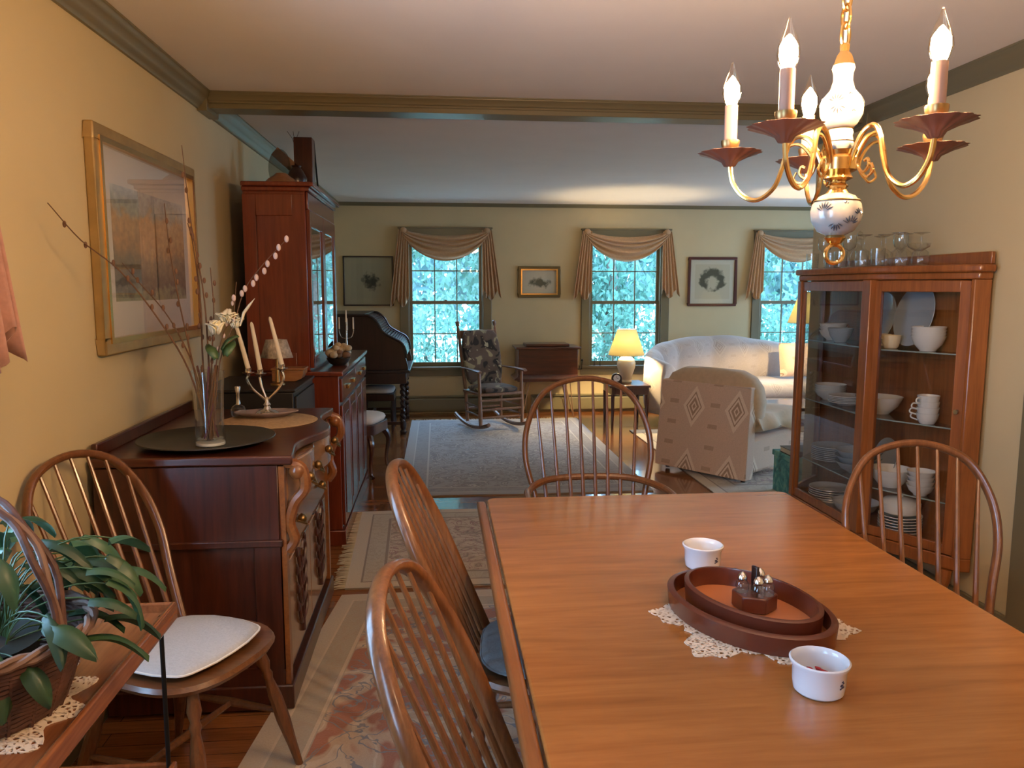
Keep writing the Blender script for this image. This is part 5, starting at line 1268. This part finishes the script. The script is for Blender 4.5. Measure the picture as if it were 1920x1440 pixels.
# ---------------------------------------------------------------- things on the bookcase base
t = thing('dried_flowers', 'low bunch of cream and brown dried flowers in a dark bowl on the bookcase base', 'bouquet', (-.602, 4.78, 1.0125))
obj('bowl', MB().lathe([(.035, 0), (.06, .02), (.072, .045), (.068, .046), (.0005, .03)], n=24), 'pewter', t)
plain('dried_cream', (.52, .42, .27), .9, var=.25, vscale=40); plain('dried_brown', (.20, .11, .06), .9)
rn = random.Random(9)
for k in range(26):
    a = rn.random() * 6.28; r = rn.random() * .075; c = (r * math.cos(a), r * math.sin(a) * 1.1, .055 + rn.random() * .085 * (1 - r * 5))
    obj('flower_head', MB().ball(c, .018 + rn.random() * .012, 10, sc=(1, 1, .8)), 'dried_cream' if k % 4 else 'dried_brown', t)
def mini_candelabrum(label, loc, s=1.):
    t = thing('glass_candelabrum', label, 'candelabrum', loc)
    obj('base', MB().lathe([(.035, 0), (.03, .01), (.006, .02), (.008, .06), (.005, .10), (.006, .16)], n=16), 'silver', t)
    for x, y, z in ((-.05, 0, .20), (.05, 0, .20), (0, 0, .25), (.0, .045, .19)):
        ar = obj('arm', MB().tube(spline([(0, 0, .10), (x * .7, y * .7, .11), (x, y, .15), (x, y, z - .03)], 4), .003, 6), 'silver', t)
        obj('candle', MB().cyl((x, y, z - .03), (x, y, z + .055), .006, .005, 8), 'wax', ar)
mini_candelabrum('small silver and glass candelabrum with white candles on the bookcase base', (-.66, 5.72, 1.0125))
mini_candelabrum('small candle stand on the bookcase base beside the glazed doors', (-.60, 4.56, 1.0125)) if False else None

# ---------------------------------------------------------------- things on top of the bookcase
TZ = 2.0505
single('wooden_bowl', MB().lathe([(.095, 0), (.10, .01), (.075, .035), (.045, .055), (.03, .068), (.0005, .07)], n=28), 'oak_gold', 'upturned reddish wooden bowl on top of the bookcase', 'bowl', (-.87, 4.60, TZ))
t = thing('oval_plate', 'pale translucent oval glass plate standing on edge on top of the bookcase', 'plate', (-.915, 4.79, TZ))
glass_thin('frosted', (.72, .72, .68), 1.5, .10)
obj('plate', MB().lathe([(.0005, -.004), (.06, -.003), (.085, .002), (.084, .006), (.055, .002), (.0005, .001)], n=32, M=TR((0, 0, .125), rx=R_(80)) @ Matrix.Diagonal((.75, 1.35, 1, 1))), 'frosted', t)
obj('stand', MB().box(-.04, .04, -.05, .05, 0, .012), 'dark_wood', t)
t = thing('wooden_bracket', 'tall dark wooden post with angled brace arm on top of the bookcase', 'ornament', (-.80, 4.98, TZ))
obj('post', MB().box(-.055, .055, -.05, .05, 0, .33), 'mahogany', t, bevel=.004)
obj('brace', MB().box(-.03, .03, -.03, .03, 0, .16, M=TR((-.05, -.02, .14), ry=R_(-48))), 'rocker_wood', t, bevel=.003)
obj('strut', MB().tube([(.05, .05, .325), (.02, .42, .0)], .006, 6), 'black_iron', t)
sp_ = MB()
for a in (-.3, .1, .5): sp_.tube([(-.05, 0, .27), (-.06 + a * .03, 0, .33), (-.07 + a * .09, -.01, .37)], .0015, 5)
obj('dried_sprig', sp_, 'twig', t)
single('dark_vase', MB().lathe([(.04, 0), (.055, .03), (.06, .07), (.04, .11), (.025, .13), (.03, .14), (.0005, .13)], n=24), 'dark_wood', 'squat dark vase between the bowl and post on the bookcase top', 'vase', (-.82, 4.80, TZ))

# ---------------------------------------------------------------- plant stand in the left foreground
t = thing('plant_stand', 'two tier wooden tray stand with thin metal legs at the lower left', 'stand', (-.892, 1.385, 0))
wood('stand_wood', (.15, .045, .014), (.30, .105, .035), .25, 'y', 1.2, .4)
for z, nm, k in ((.70, 'upper_tray', 1.), (.30, 'lower_tray', .95)):
    x0, x1, y0, y1 = -.24 * k, .24 * k, -.49 * k, .49 * k
    tr = obj(nm, MB().box(x0, x1, y0, y1, z - .016, z), 'stand_wood', t, bevel=.003)
    obj('rim', MB().box(x0 - .012, x0, y0 - .012, y1 + .012, z - .02, z + .022).box(x1, x1 + .012, y0 - .012, y1 + .012, z - .02, z + .022).box(x0, x1, y1, y1 + .012, z - .02, z + .022).box(x0, x1, y0 - .012, y0, z - .02, z + .022), 'stand_wood', tr, bevel=.004)
for sx in (-1, 1):
    for sy in (-1, 1): obj('leg', MB().cyl((sx * .222, sy * .468, 0), (sx * .222, sy * .468, .70), .0055), 'black_iron', t)
out = []
for i in range(120):
    a = 2 * PI * i / 120; k = .188 + .022 * math.cos(12 * a); out.append((k * math.cos(a), k * math.sin(a) * 1.15))
single('lace_doily', MB().prism(out, 0, .0018), 'lace', 'cream lace doily under the wicker basket on the plant stand', 'doily', (-.868, 1.43, .7005))
plain('wicker', (.085, .035, .022), .6, var=.4, vscale=30, bmp=.4); plain('wicker_pale', (.19, .11, .075), .6)
t = thing('wicker_basket', 'brown woven wicker basket with tall arched handle holding the fern', 'basket', (-.855, 1.45, .703), R_(-18))
bw = MB(); rn = random.Random(5)
for k in range(16):
    z = .012 + k * .0085; f = k / 15; rx, ry = .145 + .045 * f, .135 + .045 * f
    bw.tube([((rx + .004 * math.sin(i * PI + (k % 2) * PI)) * math.cos(2 * PI * i / 44), (ry + .004 * math.sin(i * PI + (k % 2) * PI)) * math.sin(2 * PI * i / 44), z + .002 * math.sin(i * 2.1 + k)) for i in range(44)], .0055, 6, closed=True)
obj('weave', bw, 'wicker', t)
bw = MB()
for i in range(22):
    a = 2 * PI * i / 22 + .07; bw.tube([(.142 * math.cos(a), .132 * math.sin(a), .0), (.192 * math.cos(a), .182 * math.sin(a), .145)], .0045, 6)
obj('stakes', bw, 'wicker', t)
obj('bottom', MB().lathe([(.14, 0), (.14, .01), (.0005, .01)], n=32), 'wicker', t)
rim = MB()
for j in range(3): rim.tube([((.195 + .007 * math.cos(i * .9 + j * 2.1)) * math.cos(2 * PI * i / 60), (.185 + .007 * math.cos(i * .9 + j * 2.1)) * math.sin(2 * PI * i / 60), .150 + .007 * math.sin(i * .9 + j * 2.1)) for i in range(60)], .006, 6, closed=True)
obj('braided_rim', rim, 'wicker_pale', t)
for j, mt in enumerate(('wicker', 'wicker_pale', 'wicker')):
    pts = []
    for i in range(33):
        a = PI * i / 32; pts.append((.19 * math.cos(a) + .0, (j - 1) * .012 + .006 * math.sin(i * .8 + j * 2), .14 + .27 * math.sin(a)**.85))
    obj('handle', MB().tube(pts, .0068, 8), mt, t)
t = thing('potted_fern', 'leafy green houseplant with arching leaves growing in the wicker basket', 'plant', (-.855, 1.45, .718))
obj('pot', MB().lathe([(.085, 0), (.105, .11), (.110, .115), (.10, .112), (.0005, .10)], n=28), 'pewter', t)
plain('soil', (.03, .02, .012), .95); obj('soil', MB().lathe([(.098, .104), (.0005, .108)], n=24), 'soil', t)
def fern_leaf_mat():
    m, N, L, b = new_mat('fern_leaf'); setp(b, .42, spec=.5); out = N['Material Output']
    oi = N.new('ShaderNodeNewGeometry'); c = ramp(N, L, oi.outputs['Random Per Island'], [(0, (.016, .045, .020)), (1, (.045, .10, .040))])
    L.new(c, b.inputs['Base Color']); tl = N.new('ShaderNodeBsdfTranslucent'); L.new(c, tl.inputs['Color'])
    mx = N.new('ShaderNodeMixShader'); mx.inputs[0].default_value = .15; L.new(b.outputs[0], mx.inputs[1]); L.new(tl.outputs[0], mx.inputs[2]); L.new(mx.outputs[0], out.inputs['Surface'])
fern_leaf_mat()
lm, sm = MB(), MB(); rn = random.Random(21)
for k in range(64):
    a = rn.random() * 2 * PI; r = .10 + rn.random() * .17; h = .14 + rn.random() * .20 - r * .25
    root = (.05 * math.cos(a), .05 * math.sin(a), .105)
    tip = Vector((r * math.cos(a), r * math.sin(a), h)); st = bez(root, (root[0] * 1.2, root[1] * 1.2, h * .9), (tip.x * .6, tip.y * .6, h * 1.15), tuple(tip), 8)
    sm.tube(st, .0016, 5)
    ll = .075 + rn.random() * .055; wd = .030 + rn.random() * .018; M = Matrix.Translation(tip) @ Matrix.Rotation(a + rn.uniform(-.7, .7), 4, 'Z') @ Matrix.Rotation(.15 + rn.random() * .7, 4, 'Y') @ Matrix.Rotation(rn.uniform(-.5, .5), 4, 'X')
    lm.grid(lambda u, v: (ll * (u - .15), (v - .5) * wd * math.sin(PI * min(1, .06 + .93 * u))**.7 * 1.0, .10 * ll * math.sin(PI * u) - .012 * abs(2 * v - 1) - .25 * ll * u * u), 8, 4, M=M)
for ex, (tx, ty, tz) in enumerate(((.10, .27, .17), (.17, .22, .165), (.05, .30, .17), (.15, .12, .22), (-.05, .28, .26), (.10, .06, .28))):
    a = math.atan2(ty, tx); tip = Vector((tx, ty, tz)); root = (.05 * math.cos(a), .05 * math.sin(a), .105)
    sm.tube(bez(root, (root[0], root[1], tz + .1), (tx * .6, ty * .6, tz + .08), tuple(tip), 8), .0018, 5)
    for q in range(4):
        M = Matrix.Translation(Vector(root).lerp(tip, .55 + .15 * q) + Vector((0, 0, .045 - .012 * q))) @ Matrix.Rotation(a + (-1)**q * .5, 4, 'Z') @ Matrix.Rotation(.35, 4, 'Y')
        lm.grid(lambda u, v: (.11 * u, (v - .5) * .042 * math.sin(PI * min(1, .06 + .93 * u))**.7, .01 * math.sin(PI * u) - .01 * abs(2 * v - 1) - .03 * u * u), 8, 4, M=M)
obj('stems', sm, 'leaf_green', t); obj('leaves', lm, 'fern_leaf', t, fix=False, angle=180)
